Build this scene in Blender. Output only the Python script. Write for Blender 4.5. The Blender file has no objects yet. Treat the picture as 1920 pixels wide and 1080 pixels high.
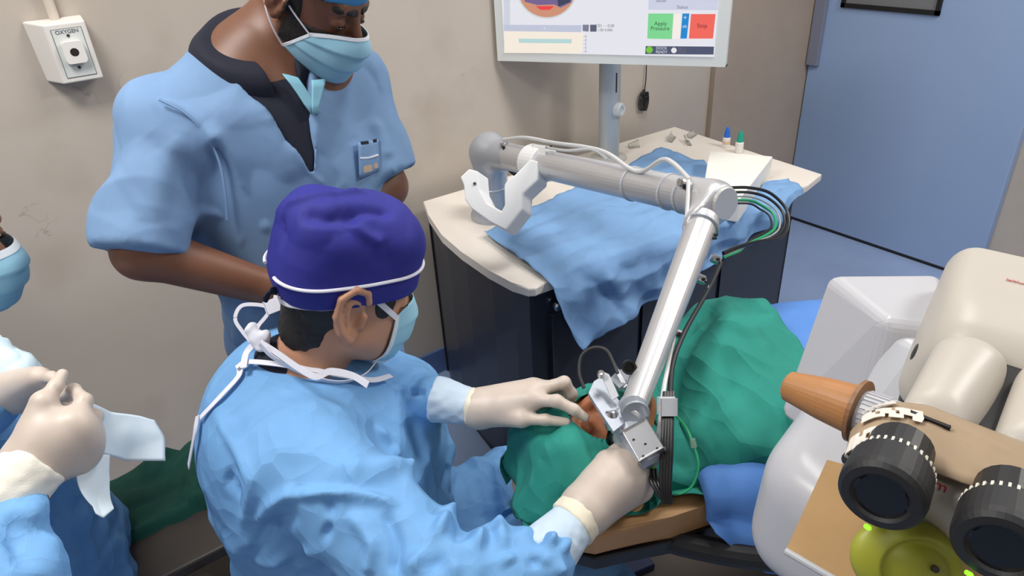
import bpy, bmesh, math, random
import numpy as np
from mathutils import Vector, Matrix

# ------------------------------------------------------------------ camera
FPX = 1300.0                                    # focal length in pixels of a 1920 px wide frame
PITCH, ROLL, YAW = (math.radians(v) for v in (29.7, 3.5, 34.9))
CAM = np.array([0.0, 0.0, 1.70])
_f = np.array([math.sin(YAW)*math.cos(PITCH), math.cos(YAW)*math.cos(PITCH), -math.sin(PITCH)])
_r = np.array([math.cos(YAW), -math.sin(YAW), 0.0]); _d = np.cross(_f, _r)
RT = math.cos(ROLL)*_r + math.sin(ROLL)*_d
DN = -math.sin(ROLL)*_r + math.cos(ROLL)*_d
FW = _f
scene = bpy.context.scene
col = scene.collection
cd = bpy.data.cameras.new('camera'); cam = bpy.data.objects.new('camera', cd); col.objects.link(cam)
cd.sensor_width = 36.0; cd.lens = FPX/1920*36; cd.clip_start = .02
M = Matrix.Identity(4)
for i in range(3):
    M[i][0] = RT[i]; M[i][1] = -DN[i]; M[i][2] = -FW[i]; M[i][3] = CAM[i]
cam.matrix_world = M
scene.camera = cam

# ------------------------------------------------------------------ world, light, exposure
w = bpy.data.worlds.new('world'); scene.world = w; w.use_nodes = True
w.node_tree.nodes['Background'].inputs[0].default_value = (.8, .87, 1, 1)
w.node_tree.nodes['Background'].inputs[1].default_value = .3
vs = scene.view_settings
vs.view_transform = 'Standard'; vs.look = 'None'; vs.gamma = 1.0; vs.use_curve_mapping = False
vs.exposure = -0.08
CEIL = 2.9
LIGHTS = [(-.35, 1.15, 35), (1.5, 1.15, 20), (-.2, -1.0, 6), (2.45, -.25, 46), (-1.6, .5, 12)]   # ceiling panels x, y, watts

# ------------------------------------------------------------------ helpers
def ray(x, y): return RT*((x-960)/FPX) + DN*((y-540)/FPX) + FW
def A(x, y, d): return CAM + ray(x, y)*d                      # survey: image point at a measured distance
def Zp(x, y, z): r = ray(x, y); return CAM + r*((z-CAM[2])/r[2])
def Yp(x, y, Y): r = ray(x, y); return CAM + r*(Y/r[1])
def Xp(x, y, X): r = ray(x, y); return CAM + r*(X/r[0])
def nrm(v): v = np.asarray(v, float); return v/np.linalg.norm(v)
def V3(*a): return np.array(a, float)

def srgb(r, g, b):
    f = lambda c: (c/255/12.92) if c <= 10 else ((c/255+.055)/1.055)**2.4
    return (f(r), f(g), f(b), 1)
MATS = {}
def mat(name, c, rough=.5, metal=0, var=.0, vscale=8, bump=0, bscale=60, trans=0, sub=0, emit=0, alpha=1, coat=0, spec=.5, dist=.002, sheen=0):
    if name in MATS: return MATS[name]
    m = bpy.data.materials.new(name); MATS[name] = m; m.use_nodes = True
    nt = m.node_tree; b = nt.nodes['Principled BSDF']
    c = tuple(c) if len(c) == 4 else (*c, 1)
    b.inputs['Base Color'].default_value = c
    b.inputs['Roughness'].default_value = rough; b.inputs['Metallic'].default_value = metal
    b.inputs['Specular IOR Level'].default_value = spec
    b.inputs['Transmission Weight'].default_value = trans
    b.inputs['Alpha'].default_value = alpha
    b.inputs['Coat Weight'].default_value = coat
    b.inputs['Sheen Weight'].default_value = sheen
    if sub: b.inputs['Subsurface Weight'].default_value = sub; b.inputs['Subsurface Radius'].default_value = (.012, .005, .003); b.inputs['Subsurface Scale'].default_value = .5
    if emit: b.inputs['Emission Color'].default_value = c; b.inputs['Emission Strength'].default_value = emit
    tc = nt.nodes.new('ShaderNodeTexCoord')
    if var:
        n = nt.nodes.new('ShaderNodeTexNoise'); n.inputs['Scale'].default_value = vscale; n.inputs['Detail'].default_value = 6; n.inputs['Roughness'].default_value = .6
        nt.links.new(tc.outputs['Object'], n.inputs['Vector'])
        r = nt.nodes.new('ShaderNodeValToRGB')
        r.color_ramp.elements[0].position = .3; r.color_ramp.elements[1].position = .7
        r.color_ramp.elements[0].color = tuple(v*(1-var) for v in c[:3])+(1,); r.color_ramp.elements[1].color = tuple(min(1, v*(1+var)) for v in c[:3])+(1,)
        nt.links.new(n.outputs['Fac'], r.inputs['Fac']); nt.links.new(r.outputs['Color'], b.inputs['Base Color'])
    if bump:
        n2 = nt.nodes.new('ShaderNodeTexNoise'); n2.inputs['Scale'].default_value = bscale; n2.inputs['Detail'].default_value = 4
        nt.links.new(tc.outputs['Object'], n2.inputs['Vector'])
        bp = nt.nodes.new('ShaderNodeBump'); bp.inputs['Strength'].default_value = bump; bp.inputs['Distance'].default_value = dist
        nt.links.new(n2.outputs['Fac'], bp.inputs['Height']); nt.links.new(bp.outputs['Normal'], b.inputs['Normal'])
    return m

def crease(m, s1, s2, dist, strength=.6, aniso=(1, 1, 1), seed=0.0):    # sharp fold network (fine relief of cloth) on top of the weave
    nt = m.node_tree; L = nt.links.new; b = nt.nodes['Principled BSDF']
    tc = nt.nodes.new('ShaderNodeTexCoord'); mp_ = nt.nodes.new('ShaderNodeMapping'); mp_.inputs['Scale'].default_value = aniso; mp_.inputs['Location'].default_value = (seed, seed*.7, 0); L(tc.outputs['Object'], mp_.inputs['Vector'])
    no = nt.nodes.new('ShaderNodeTexNoise'); no.inputs['Scale'].default_value = s1*.55; no.inputs['Detail'].default_value = 2; L(mp_.outputs[0], no.inputs['Vector'])
    mx_ = nt.nodes.new('ShaderNodeVectorMath'); mx_.operation = 'MULTIPLY_ADD'; L(no.outputs['Color'], mx_.inputs[0]); mx_.inputs[1].default_value = (1.1/s1,)*3; L(mp_.outputs[0], mx_.inputs[2])
    hs = []
    for sc, wt in ((s1, 1.0), (s2, .45)):
        v = nt.nodes.new('ShaderNodeTexVoronoi'); v.inputs['Scale'].default_value = sc; L(mx_.outputs[0], v.inputs['Vector'])
        k = nt.nodes.new('ShaderNodeMath'); k.operation = 'MULTIPLY'; k.inputs[1].default_value = wt; L(v.outputs['Distance'], k.inputs[0]); hs.append(k)
    ad = nt.nodes.new('ShaderNodeMath'); ad.operation = 'ADD'; L(hs[0].outputs[0], ad.inputs[0]); L(hs[1].outputs[0], ad.inputs[1])
    bp = nt.nodes.new('ShaderNodeBump'); bp.inputs['Strength'].default_value = strength; bp.inputs['Distance'].default_value = dist; L(ad.outputs[0], bp.inputs['Height'])
    src = b.inputs['Normal'].links[0].from_socket if b.inputs['Normal'].is_linked else None
    if src is not None: L(src, bp.inputs['Normal'])
    L(bp.outputs['Normal'], b.inputs['Normal']); return m
def obj(name, me, m, parent=None, smooth=False, **props):
    if isinstance(me, bmesh.types.BMesh):
        bm = me; bmesh.ops.recalc_face_normals(bm, faces=bm.faces); me = bpy.data.meshes.new(name); bm.to_mesh(me); bm.free()
    elif isinstance(me, tuple):
        v, f = me; me = bpy.data.meshes.new(name); me.from_pydata([tuple(map(float, p)) for p in v], [], [tuple(map(int, q)) for q in f])
    me.name = name
    if smooth: me.shade_smooth()
    if m is not None: me.materials.append(m)
    o = bpy.data.objects.new(name, me); col.objects.link(o)
    if parent is not None:
        o.parent = parent; o.matrix_parent_inverse = parent.matrix_world.inverted()
    for k, v in props.items(): o[k] = v
    return o
def thing(name, label, cat, loc=(0, 0, 0), group=None):
    o = bpy.data.objects.new(name, None); col.objects.link(o); o.location = tuple(map(float, loc)); o.empty_display_size = .05
    o.matrix_world = Matrix.Translation(o.location)
    o['label'] = label; o['category'] = cat
    if group: o['group'] = group
    return o
def tag(o, label, cat, group=None):
    o['label'] = label; o['category'] = cat
    if group: o['group'] = group
    return o
def struct(name, me, m, parent=None, **k):
    o = obj(name, me, m, parent, **k)
    if parent is None: o['kind'] = 'structure'
    return o

def frame_from(axis, up=(0, 0, 1)):
    z = nrm(axis); up = np.asarray(up, float)
    if abs(z@nrm(up)) > .98: up = V3(0, 1, 0)
    x = nrm(np.cross(up, z)); y = np.cross(z, x); return x, y, z
def bbox(lo, hi, bev=0, seg=2):
    bm = bmesh.new(); bmesh.ops.create_cube(bm, size=1)
    for v in bm.verts: v.co = Vector([(lo[i]+hi[i])/2 + v.co[i]*(hi[i]-lo[i]) for i in range(3)])
    if bev: bmesh.ops.bevel(bm, geom=bm.edges[:], offset=bev, segments=seg, profile=.5, affect='EDGES')
    return bm
def obox(c, X, Y, Z, hx, hy, hz, bev=0, seg=2):
    bm = bmesh.new(); bmesh.ops.create_cube(bm, size=2)
    for v in bm.verts: v.co = Vector(c + X*(v.co.x*hx) + Y*(v.co.y*hy) + Z*(v.co.z*hz))
    if bev: bmesh.ops.bevel(bm, geom=bm.edges[:], offset=bev, segments=seg, profile=.5, affect='EDGES')
    return bm
def hexa(p8, bev=0, seg=2):            # bottom 4, top 4
    bm = bmesh.new(); v = [bm.verts.new(tuple(map(float, p))) for p in p8]
    for f in ((3, 2, 1, 0), (4, 5, 6, 7), (0, 1, 5, 4), (1, 2, 6, 5), (2, 3, 7, 6), (3, 0, 4, 7)): bm.faces.new([v[i] for i in f])
    if bev: bmesh.ops.bevel(bm, geom=bm.edges[:], offset=bev, segments=seg, profile=.5, affect='EDGES')
    return bm
def prism(poly, z0, z1, bev=0, seg=2):   # xy polygon
    bm = bmesh.new(); a = [bm.verts.new((float(p[0]), float(p[1]), z0)) for p in poly]; b = [bm.verts.new((float(p[0]), float(p[1]), z1)) for p in poly]
    bm.faces.new(a[::-1]); bm.faces.new(b); n = len(a)
    for i in range(n): bm.faces.new((a[i], a[(i+1) % n], b[(i+1) % n], b[i]))
    if bev:
        es = [e for e in bm.edges if abs(e.verts[0].co.z-e.verts[1].co.z) < 1e-6]
        bmesh.ops.bevel(bm, geom=es, offset=bev, segments=seg, profile=.5, affect='EDGES')
    return bm
def extr(poly3, nvec):                   # planar 3d polygon extruded by nvec
    bm = bmesh.new(); a = [bm.verts.new(tuple(map(float, p))) for p in poly3]; b = [bm.verts.new(tuple(map(float, p+nvec))) for p in poly3]
    bm.faces.new(a[::-1]); bm.faces.new(b); n = len(a)
    for i in range(n): bm.faces.new((a[i], a[(i+1) % n], b[(i+1) % n], b[i]))
    return bm
def lathe(c, axis, prof, n=24, up=(0, 0, 1)):   # prof list of (r, h)
    x, y, z = frame_from(axis, up); bm = bmesh.new(); rings = []
    for r, h in prof:
        rings.append([bm.verts.new(tuple(c + z*h + (x*math.cos(t)+y*math.sin(t))*r)) for t in (2*math.pi*k/n for k in range(n))])
    for a, b in zip(rings, rings[1:]):
        for k in range(n): bm.faces.new((a[k], a[(k+1) % n], b[(k+1) % n], b[k]))
    bm.faces.new(rings[0][::-1]); bm.faces.new(rings[-1])
    return bm
def cyl(a, b, r, n=20, bev=.0, r2=None):
    a = np.asarray(a, float); b = np.asarray(b, float); L = np.linalg.norm(b-a); r2 = r if r2 is None else r2
    pr = [(r-bev, 0), (r, bev), (r2, L-bev), (r2-bev, L)] if bev else [(r, 0), (r2, L)]
    return lathe(a, b-a, pr, n)
def catmull(pts, n=8):
    P = np.asarray(pts, float); P = np.vstack([2*P[0]-P[1], P, 2*P[-1]-P[-2]]); out = []
    for i in range(1, len(P)-2):
        for t in np.linspace(0, 1, n, endpoint=False):
            p0, p1, p2, p3 = P[i-1:i+3]
            out.append(.5*((2*p1)+(-p0+p2)*t+(2*p0-5*p1+4*p2-p3)*t*t+(-p0+3*p1-3*p2+p3)*t**3))
    out.append(P[-2]); return np.array(out)
def frames(P):
    T = np.gradient(P, axis=0); T /= np.linalg.norm(T, axis=1)[:, None]+1e-9
    x, y, _ = frame_from(T[0]); N = [x]
    for i in range(1, len(P)):
        v = N[-1]-T[i]*(N[-1]@T[i]); N.append(v/(np.linalg.norm(v)+1e-9))
    N = np.array(N); return T, N, np.cross(T, N)
def tube(pts, r, n=8, sm=8, bm=None, r2=None):
    P = catmull(pts, sm) if sm else np.asarray(pts, float); T, N, B = frames(P); bm = bm or bmesh.new(); rings = []
    for i in range(len(P)):
        rr = r if r2 is None else r+(r2-r)*i/(len(P)-1)
        rings.append([bm.verts.new(tuple(P[i]+(N[i]*math.cos(t)+B[i]*math.sin(t))*rr)) for t in (2*math.pi*k/n for k in range(n))])
    for a, b in zip(rings, rings[1:]):
        for k in range(n): bm.faces.new((a[k], a[(k+1) % n], b[(k+1) % n], b[k]))
    bm.faces.new(rings[0][::-1]); bm.faces.new(rings[-1]); return bm
def ribbon(pts, wid, thick, side=None, sm=6):   # flat strip; side = preferred width direction(s)
    P = catmull(pts, sm); T, N, B = frames(P)
    if side is not None:
        S = np.broadcast_to(np.asarray(side, float), (len(pts), 3)); S = catmull(S, sm)
        S = S-T*(S*T).sum(1)[:, None]; S /= np.linalg.norm(S, axis=1)[:, None]+1e-9
    else: S = N
    U = np.cross(T, S); bm = bmesh.new(); rings = []
    for i in range(len(P)):
        c = P[i]; rings.append([bm.verts.new(tuple(c+S[i]*a*wid/2+U[i]*b*thick/2)) for a, b in ((-1, -1), (1, -1), (1, 1), (-1, 1))])
    for a, b in zip(rings, rings[1:]):
        for k in range(4): bm.faces.new((a[k], a[(k+1) % 4], b[(k+1) % 4], b[k]))
    bm.faces.new(rings[0][::-1]); bm.faces.new(rings[-1]); return bm
def gridmesh(G, thick=0, keep=None):      # G [nu,nv,3]; optional solidify along the normal
    nu, nv = G.shape[:2]; idx = np.arange(nu*nv).reshape(nu, nv)
    q = np.stack([idx[:-1, :-1], idx[1:, :-1], idx[1:, 1:], idx[:-1, 1:]], -1)
    if keep is not None: q = q[keep]
    q = q.reshape(-1, 4); v = G.reshape(-1, 3)
    if thick:
        du = np.gradient(G, axis=0); dv = np.gradient(G, axis=1); n = np.cross(du, dv); n /= np.linalg.norm(n, axis=2)[..., None]+1e-9
        v2 = (G-n*thick).reshape(-1, 3); N = nu*nv
        # boundary edges
        e = np.concatenate([q[:, [0, 1]], q[:, [1, 2]], q[:, [2, 3]], q[:, [3, 0]]]); key = {}
        for a, b in e: key.setdefault((min(a, b), max(a, b)), []).append((a, b))
        side = [(b, a, a+N, b+N) for k, l in key.items() if len(l) == 1 for a, b in l]
        q = np.concatenate([q, q[:, ::-1]+N, np.array(side).reshape(-1, 4)]); v = np.concatenate([v, v2])
    used = np.unique(q); mp = np.full(len(v), -1); mp[used] = np.arange(len(used))
    return v[used], mp[q]
def text(name, s, size, m, loc, X, Yv, parent, ext=.0004):
    cu = bpy.data.curves.new(name, 'FONT'); cu.body = s; cu.size = size; cu.extrude = ext; cu.align_x = 'CENTER'; cu.align_y = 'CENTER'
    to = bpy.data.objects.new(name, cu); col.objects.link(to); dg = bpy.context.evaluated_depsgraph_get(); dg.update()
    me = bpy.data.meshes.new_from_object(to.evaluated_get(dg)); bpy.data.objects.remove(to)
    X = nrm(X); Yv = nrm(Yv); Z = np.cross(X, Yv)
    for v in me.vertices: v.co = Vector(loc + X*v.co.x + Yv*v.co.y + Z*v.co.z)
    me.materials.clear(); return obj(name, me, m, parent)

# ------------------------------------------------------------------ numpy noise and signed-distance modelling
def _h(i, j, k, s):
    n = (i*374761393+j*668265263+k*2147483647+s*974634777).astype(np.int64) & 0x7fffffff
    n = (n ^ (n >> 13))*1274126177 & 0x7fffffff; n = n ^ (n >> 16)
    return (n & 0xffff).astype(np.float32)/32767.5-1
def vnoise(p, s=0):
    i = np.floor(p).astype(np.int64); f = (p-i).astype(np.float32); u = f*f*(3-2*f); o = 0
    for a in (0, 1):
        for b in (0, 1):
            for c in (0, 1):
                o = o+_h(i[:, 0]+a, i[:, 1]+b, i[:, 2]+c, s)*((u[:, 0] if a else 1-u[:, 0])*(u[:, 1] if b else 1-u[:, 1])*(u[:, 2] if c else 1-u[:, 2]))
    return o
def billow(p, sc, s=0): 
    q = p*sc; w = np.stack([vnoise(q*.6+9.1, s+7), vnoise(q*.6+3.3, s+8), vnoise(q*.6+5.7, s+9)], 1)
    return np.abs(vnoise(q+w*.8, s))+.45*np.abs(vnoise(q*2.1+w+3, s+1))
def worley(p, sc, s=0, warp=.5):     # distance to the nearest cell centre: sharp ridges between cells
    q = p*sc; q = q+np.stack([vnoise(q*.7+1.7, s+3), vnoise(q*.7+4.1, s+4), vnoise(q*.7+8.3, s+5)], 1)*warp
    i = np.floor(q).astype(np.int64); best = np.full(len(p), 9., np.float32)
    for a in (-1, 0, 1):
        for b in (-1, 0, 1):
            for c in (-1, 0, 1):
                j = i+np.array([a, b, c]); o = np.stack([_h(j[:, 0], j[:, 1], j[:, 2], s+k) for k in (11, 12, 13)], 1)*.5+.5
                best = np.minimum(best, ((j+o-q)**2).sum(1))
    return np.sqrt(best)-.5
def smin(a, b, k):
    if k <= 0: return np.minimum(a, b)
    h = np.maximum(k-np.abs(a-b), 0)/k; return np.minimum(a, b)-h*h*k*.25
def smax(a, b, k): return -smin(-a, -b, k)
def cap(a, b, ra, rb=None):
    a = np.asarray(a, np.float32); b = np.asarray(b, np.float32); rb = ra if rb is None else rb; ba = b-a; L = float(ba@ba)+1e-12
    def f(p):
        pa = p-a; t = np.clip(pa@ba/L, 0, 1); return np.sqrt(((pa-t[:, None]*ba)**2).sum(1))-(ra+(rb-ra)*t)
    return f
def ell(c, r, R=None):
    c = np.asarray(c, np.float32); r = np.asarray(r, np.float32)
    def f(p):
        q = p-c
        if R is not None: q = q@R
        k0 = np.sqrt(((q/r)**2).sum(1)); k1 = np.sqrt(((q/(r*r))**2).sum(1))+1e-9; return k0*(k0-1)/k1
    return f
def rbox(c, h, rad, R=None):
    c = np.asarray(c, np.float32); h = np.asarray(h, np.float32)-rad
    def f(p):
        q = p-c
        if R is not None: q = q@R
        q = np.abs(q)-h; return np.sqrt((np.maximum(q, 0)**2).sum(1))+np.minimum(q.max(1), 0)-rad
    return f
def U(*items):      # (fn, k) smooth union in order; op '-' subtracts
    def f(p):
        d = None
        for it in items:
            g, k = it[0], it[1]; v = g(p)
            if d is None: d = v
            elif len(it) > 2 and it[2] == '-': d = smax(d, -v, k)
            elif len(it) > 2 and it[2] == '&': d = smax(d, v, k)
            else: d = smin(d, v, k)
        return d
    return f
def local(fn, c, R):    # R columns are local axes in world
    c = np.asarray(c, np.float32); R = np.asarray(R, np.float32)
    return lambda p: fn((p-c)@R)
def inflate(fn, e): return lambda p: fn(p)-e
def half(pt, n):     # half-space, inside where (p-pt).n < 0
    pt = np.asarray(pt, np.float32); n = nrm(n).astype(np.float32); return lambda p: (p-pt)@n
def grad(fn, v, e=.0015):
    g = np.stack([fn(v+np.eye(3, dtype=np.float32)[i]*e)-fn(v-np.eye(3, dtype=np.float32)[i]*e) for i in range(3)], 1)
    return g/(np.linalg.norm(g, axis=1)[:, None]+1e-9)
def trace(fn, x, y, d0=.25, d1=4, off=0):
    r = ray(x, y); L = np.linalg.norm(r); u = (r/L).astype(np.float32); t = d0
    for _ in range(140):
        d = float(fn((CAM+u*t)[None].astype(np.float32))[0])-off
        if abs(d) < 3e-4: break
        t += d*.8
        if t > d1: return None
    return (CAM+u*t)
def sdf_mesh(fn, lo, hi, h, disp=None, B=8):
    lo = np.asarray(lo, np.float32); hi = np.asarray(hi, np.float32)
    n = np.ceil((hi-lo)/h/B).astype(int); N = n*B
    ax = [lo[i]+h*(np.arange(n[i])*B+(B-1)/2) for i in range(3)]
    G = np.stack(np.meshgrid(*ax, indexing='ij'), -1).reshape(-1, 3).astype(np.float32)
    dc = fn(G); rad = h*B*.9
    D = np.repeat(np.repeat(np.repeat(np.where(dc > 0, 1., -1.).reshape(n).astype(np.float32), B, 0), B, 1), B, 2)
    act = np.nonzero(np.abs(dc) < rad*1.25)[0]
    off = np.stack(np.meshgrid(*[np.arange(B)]*3, indexing='ij'), -1).reshape(-1, 3)
    bi = np.stack(np.unravel_index(act, n), 1)
    for s in range(0, len(act), 3000):
        idx = (bi[s:s+3000, None]*B+off[None]).reshape(-1, 3)
        D[idx[:, 0], idx[:, 1], idx[:, 2]] = fn((lo+idx*h).astype(np.float32))
    D[0], D[-1], D[:, 0], D[:, -1], D[:, :, 0], D[:, :, -1] = (1,)*6
    s = D < 0; cnt = np.zeros(np.array(N)-1, np.int8)
    for a in (0, 1):
        for b in (0, 1):
            for c in (0, 1): cnt += s[a:N[0]-1+a, b:N[1]-1+b, c:N[2]-1+c]
    cell = np.argwhere((cnt > 0) & (cnt < 8)); idm = np.full(cnt.shape, -1, np.int64); idm[tuple(cell.T)] = np.arange(len(cell))
    acc = np.zeros((len(cell), 3)); k = np.zeros(len(cell)); E = np.eye(3, dtype=int)
    for axx in range(3):
        o1, o2 = [E[i] for i in range(3) if i != axx]
        for a in (0, 1):
            for b in (0, 1):
                p = cell+a*o1+b*o2; q = p+E[axx]; d0 = D[tuple(p.T)]; d1 = D[tuple(q.T)]; m = (d0 < 0) != (d1 < 0)
                t = np.where(m, d0/np.where(m, d0-d1, 1), 0); acc += np.where(m[:, None], p+t[:, None]*E[axx], 0); k += m
    v = (lo+acc/k[:, None]*h).astype(np.float32); F = []
    for axx in range(3):
        i1, i2 = [(1, 2), (2, 0), (0, 1)][axx]
        sl0 = [slice(1, N[i]-1) for i in range(3)]; sl0[axx] = slice(0, N[axx]-1); sl1 = list(sl0); sl1[axx] = slice(1, N[axx])
        a = s[tuple(sl0)]; b = s[tuple(sl1)]; e = np.argwhere(a != b); flip = a[tuple(e.T)]
        e = e+1; e[:, axx] -= 1
        c = [idm[tuple((e-da*E[i1]-db*E[i2]).T)] for da, db in ((0, 0), (1, 0), (1, 1), (0, 1))]
        q = np.stack(c, 1); q = np.where(flip[:, None], q[:, ::1], q[:, ::-1]); F.append(q)
    F = np.concatenate(F); F = F[(F >= 0).all(1)]
    g = grad(fn, v); dv = np.clip(fn(v), -h, h); v = v-g*dv[:, None]
    if disp is not None:
        g = grad(fn, v, .004); v = v+g*disp(v)[:, None]
    return v, F
def crumple(v, n, R, a, seed, mask=None):     # many straight folds with limited reach: sharp creases between flat facets
    rg = np.random.default_rng(seed); o = np.zeros(len(v), np.float32)
    w = None if mask is None else mask/mask.sum()
    for i in rg.choice(len(v), n, p=w):
        c = v[i]+rg.normal(size=3)*.01; nn_ = nrm(rg.normal(size=3)).astype(np.float32); r = R*(.5+rg.random()); q = v-c.astype(np.float32)
        sel = np.abs(q).max(1) < 2.2*r
        qs = q[sel]; s = a*(1 if rg.random() < .6 else -1)*(.5+rg.random())
        o[sel] += s*(.35*r-np.abs(qs@nn_))*np.exp(-(qs**2).sum(1)/(r*r))
    return o
def polydist(p, poly):
    best = np.full(len(p), 9., np.float32); tt = np.zeros(len(p), np.float32); n = len(poly)-1
    for i in range(n):
        a = poly[i].astype(np.float32); b = poly[i+1].astype(np.float32); ba = b-a; pa = p-a; t = np.clip(pa@ba/(float(ba@ba)+1e-9), 0, 1)
        d = np.sqrt(((pa-t[:, None]*ba)**2).sum(1)); m = d < best; best[m] = d[m]; tt[m] = (i+t[m])/n
    return best, tt
def crease_fn(fn, specs):     # specs: (pixel polyline, width, height) picked on the cloth surface, kept as 3d lines
    L = []
    for px, wd, ht in specs:
        pts = [trace(fn, x, y) for x, y in px]; pts = [p for p in pts if p is not None]
        if len(pts) > 1: L.append((catmull(pts, 5), wd, ht))
    def f(v):
        o = np.zeros(len(v), np.float32)
        for pl, wd, ht in L:
            d, t = polydist(v, pl); env = np.clip(np.minimum(t, 1-t)*6, 0, 1)
            o += ht*np.exp(-(d/wd)**2)*env
        return o
    return f
def patch(fn, quad, nu, nv, off=.003, thick=.002, amp=0, sc=40):   # sheet laid on a surface, its corners surveyed in the photo
    q = np.asarray(quad, float); G = np.zeros((nu, nv, 3)); last = None
    for i in range(nu):
        for j in range(nv):
            a, b = i/(nu-1), j/(nv-1); x, y = (1-a)*((1-b)*q[0]+b*q[3])+a*((1-b)*q[1]+b*q[2]); p = trace(fn, x, y)
            if p is None: p = last
            last = p; G[i, j] = p
    N = grad(fn, G.reshape(-1, 3).astype(np.float32), .004).reshape(nu, nv, 3); G = G+N*off
    if amp: G = G+N*(vnoise(G.reshape(-1, 3)*sc).reshape(nu, nv)*amp)[..., None]
    return gridmesh(G, thick)
def rotm(f, up=(0, 0, 1)):    # columns: x right, y forward, z up
    y = nrm(f); x = nrm(np.cross(y, np.asarray(up, float))); z = np.cross(x, y); return np.stack([x, y, z], 1)
# ================================================================== materials
def wall_mat():
    m = bpy.data.materials.new('wall_plaster'); m.use_nodes = True; nt = m.node_tree; b = nt.nodes['Principled BSDF']; L = nt.links.new
    tc = nt.nodes.new('ShaderNodeTexCoord')
    n = nt.nodes.new('ShaderNodeTexNoise'); n.inputs['Scale'].default_value = 1.6; n.inputs['Detail'].default_value = 8; L(tc.outputs['Object'], n.inputs['Vector'])
    r = nt.nodes.new('ShaderNodeValToRGB'); e = r.color_ramp.elements; e[0].position = .3; e[1].position = .7
    e[0].color = srgb(182, 171, 159); e[1].color = srgb(196, 186, 174); L(n.outputs['Fac'], r.inputs['Fac'])
    # hairline veins, only here and there
    w1 = nt.nodes.new('ShaderNodeTexNoise'); w1.inputs['Scale'].default_value = 2.2; w1.inputs['Detail'].default_value = 7; w1.inputs['Distortion'].default_value = .6; L(tc.outputs['Object'], w1.inputs['Vector'])
    s = nt.nodes.new('ShaderNodeMath'); s.operation = 'SUBTRACT'; s.inputs[1].default_value = .52; L(w1.outputs['Fac'], s.inputs[0])
    a = nt.nodes.new('ShaderNodeMath'); a.operation = 'ABSOLUTE'; L(s.outputs[0], a.inputs[0])
    mr = nt.nodes.new('ShaderNodeMapRange'); mr.inputs[1].default_value = 0; mr.inputs[2].default_value = .003; mr.inputs[3].default_value = 1; mr.inputs[4].default_value = 0; L(a.outputs[0], mr.inputs[0])
    w2 = nt.nodes.new('ShaderNodeTexNoise'); w2.inputs['Scale'].default_value = 5; L(tc.outputs['Object'], w2.inputs['Vector'])
    m2 = nt.nodes.new('ShaderNodeMapRange'); m2.inputs[1].default_value = .6; m2.inputs[2].default_value = .72; L(w2.outputs['Fac'], m2.inputs[0])
    mu = nt.nodes.new('ShaderNodeMath'); mu.operation = 'MULTIPLY'; L(mr.outputs[0], mu.inputs[0]); L(m2.outputs[0], mu.inputs[1])
    mix = nt.nodes.new('ShaderNodeMix'); mix.data_type = 'RGBA'; L(mu.outputs[0], mix.inputs['Factor']); L(r.outputs['Color'], mix.inputs['A']); mix.inputs['B'].default_value = srgb(160, 146, 134)
    # warm dirt smudges
    w3 = nt.nodes.new('ShaderNodeTexNoise'); w3.inputs['Scale'].default_value = 3.1; w3.inputs['Detail'].default_value = 9; L(tc.outputs['Object'], w3.inputs['Vector'])
    m3 = nt.nodes.new('ShaderNodeMapRange'); m3.inputs[1].default_value = .6; m3.inputs[2].default_value = .8; m3.inputs[4].default_value = .35; L(w3.outputs['Fac'], m3.inputs[0])
    mix2 = nt.nodes.new('ShaderNodeMix'); mix2.data_type = 'RGBA'; L(m3.outputs[0], mix2.inputs['Factor']); L(mix.outputs['Result'], mix2.inputs['A']); mix2.inputs['B'].default_value = srgb(150, 130, 112)
    L(mix2.outputs['Result'], b.inputs['Base Color']); b.inputs['Roughness'].default_value = .42
    return m
M_WALL = wall_mat()
M_SKIRT = mat('skirting_blue', srgb(92, 116, 165), .35, var=.06)
M_FLOOR = mat('floor_vinyl', srgb(145, 166, 202), .3, var=.08, vscale=3)
M_CEIL = mat('ceiling_white', srgb(225, 224, 220), .8)
M_DOOR = mat('door_blue', srgb(150, 174, 210), .45, var=.03, vscale=1.5)
M_BLACK = mat('black_plastic', srgb(22, 22, 24), .4)
M_RUBBER = mat('black_rubber', srgb(30, 30, 32), .55, bump=.2, bscale=300, dist=.0005)
M_GLOSSBLK = mat('gloss_black', srgb(9, 9, 11), .12)
M_TOP = mat('worktop_white', srgb(232, 224, 214), .38, var=.02)
M_NAVY = mat('console_navy', srgb(40, 44, 56), .38, coat=.15)
M_WHITE = mat('white_plastic', srgb(190, 190, 195), .35)
M_WHITE2 = mat('white_print', srgb(236, 236, 236), .5, bump=.15, bscale=400, dist=.0005)
M_BEIGE = mat('beige_plastic', srgb(194, 187, 176), .42)
M_GREY = mat('grey_plastic', srgb(190, 193, 198), .4)
M_ALU = mat('brushed_aluminium', srgb(205, 205, 207), .36, .6, bump=.06, bscale=200, dist=.0004)
M_ALU2 = mat('cast_aluminium', srgb(180, 184, 192), .42, .5)
M_CHROME = mat('chrome', srgb(215, 215, 215), .18, 1)
M_SHEET = mat('blue_drape_cloth', srgb(122, 162, 206), .8, var=.04, vscale=14, bump=.25, bscale=500, dist=.0006)
M_SHEET2 = mat('deep_blue_drape_cloth', srgb(84, 134, 205), .75, var=.04, vscale=14, bump=.25, bscale=500, dist=.0006)
M_GREEN = mat('green_drape_cloth', srgb(32, 134, 120), .85, var=.07, vscale=10, bump=.3, bscale=420, dist=.0008)
crease(M_SHEET, 7, 17, .02, .5, (1, 1, .6)); crease(M_SHEET2, 5, 12, .015, .35); crease(M_GREEN, 7, 15, .05, .8, (1, .55, 1), 3.1)
M_CLEAR = mat('clear_plastic', srgb(235, 235, 230), .12, trans=.85)
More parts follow.
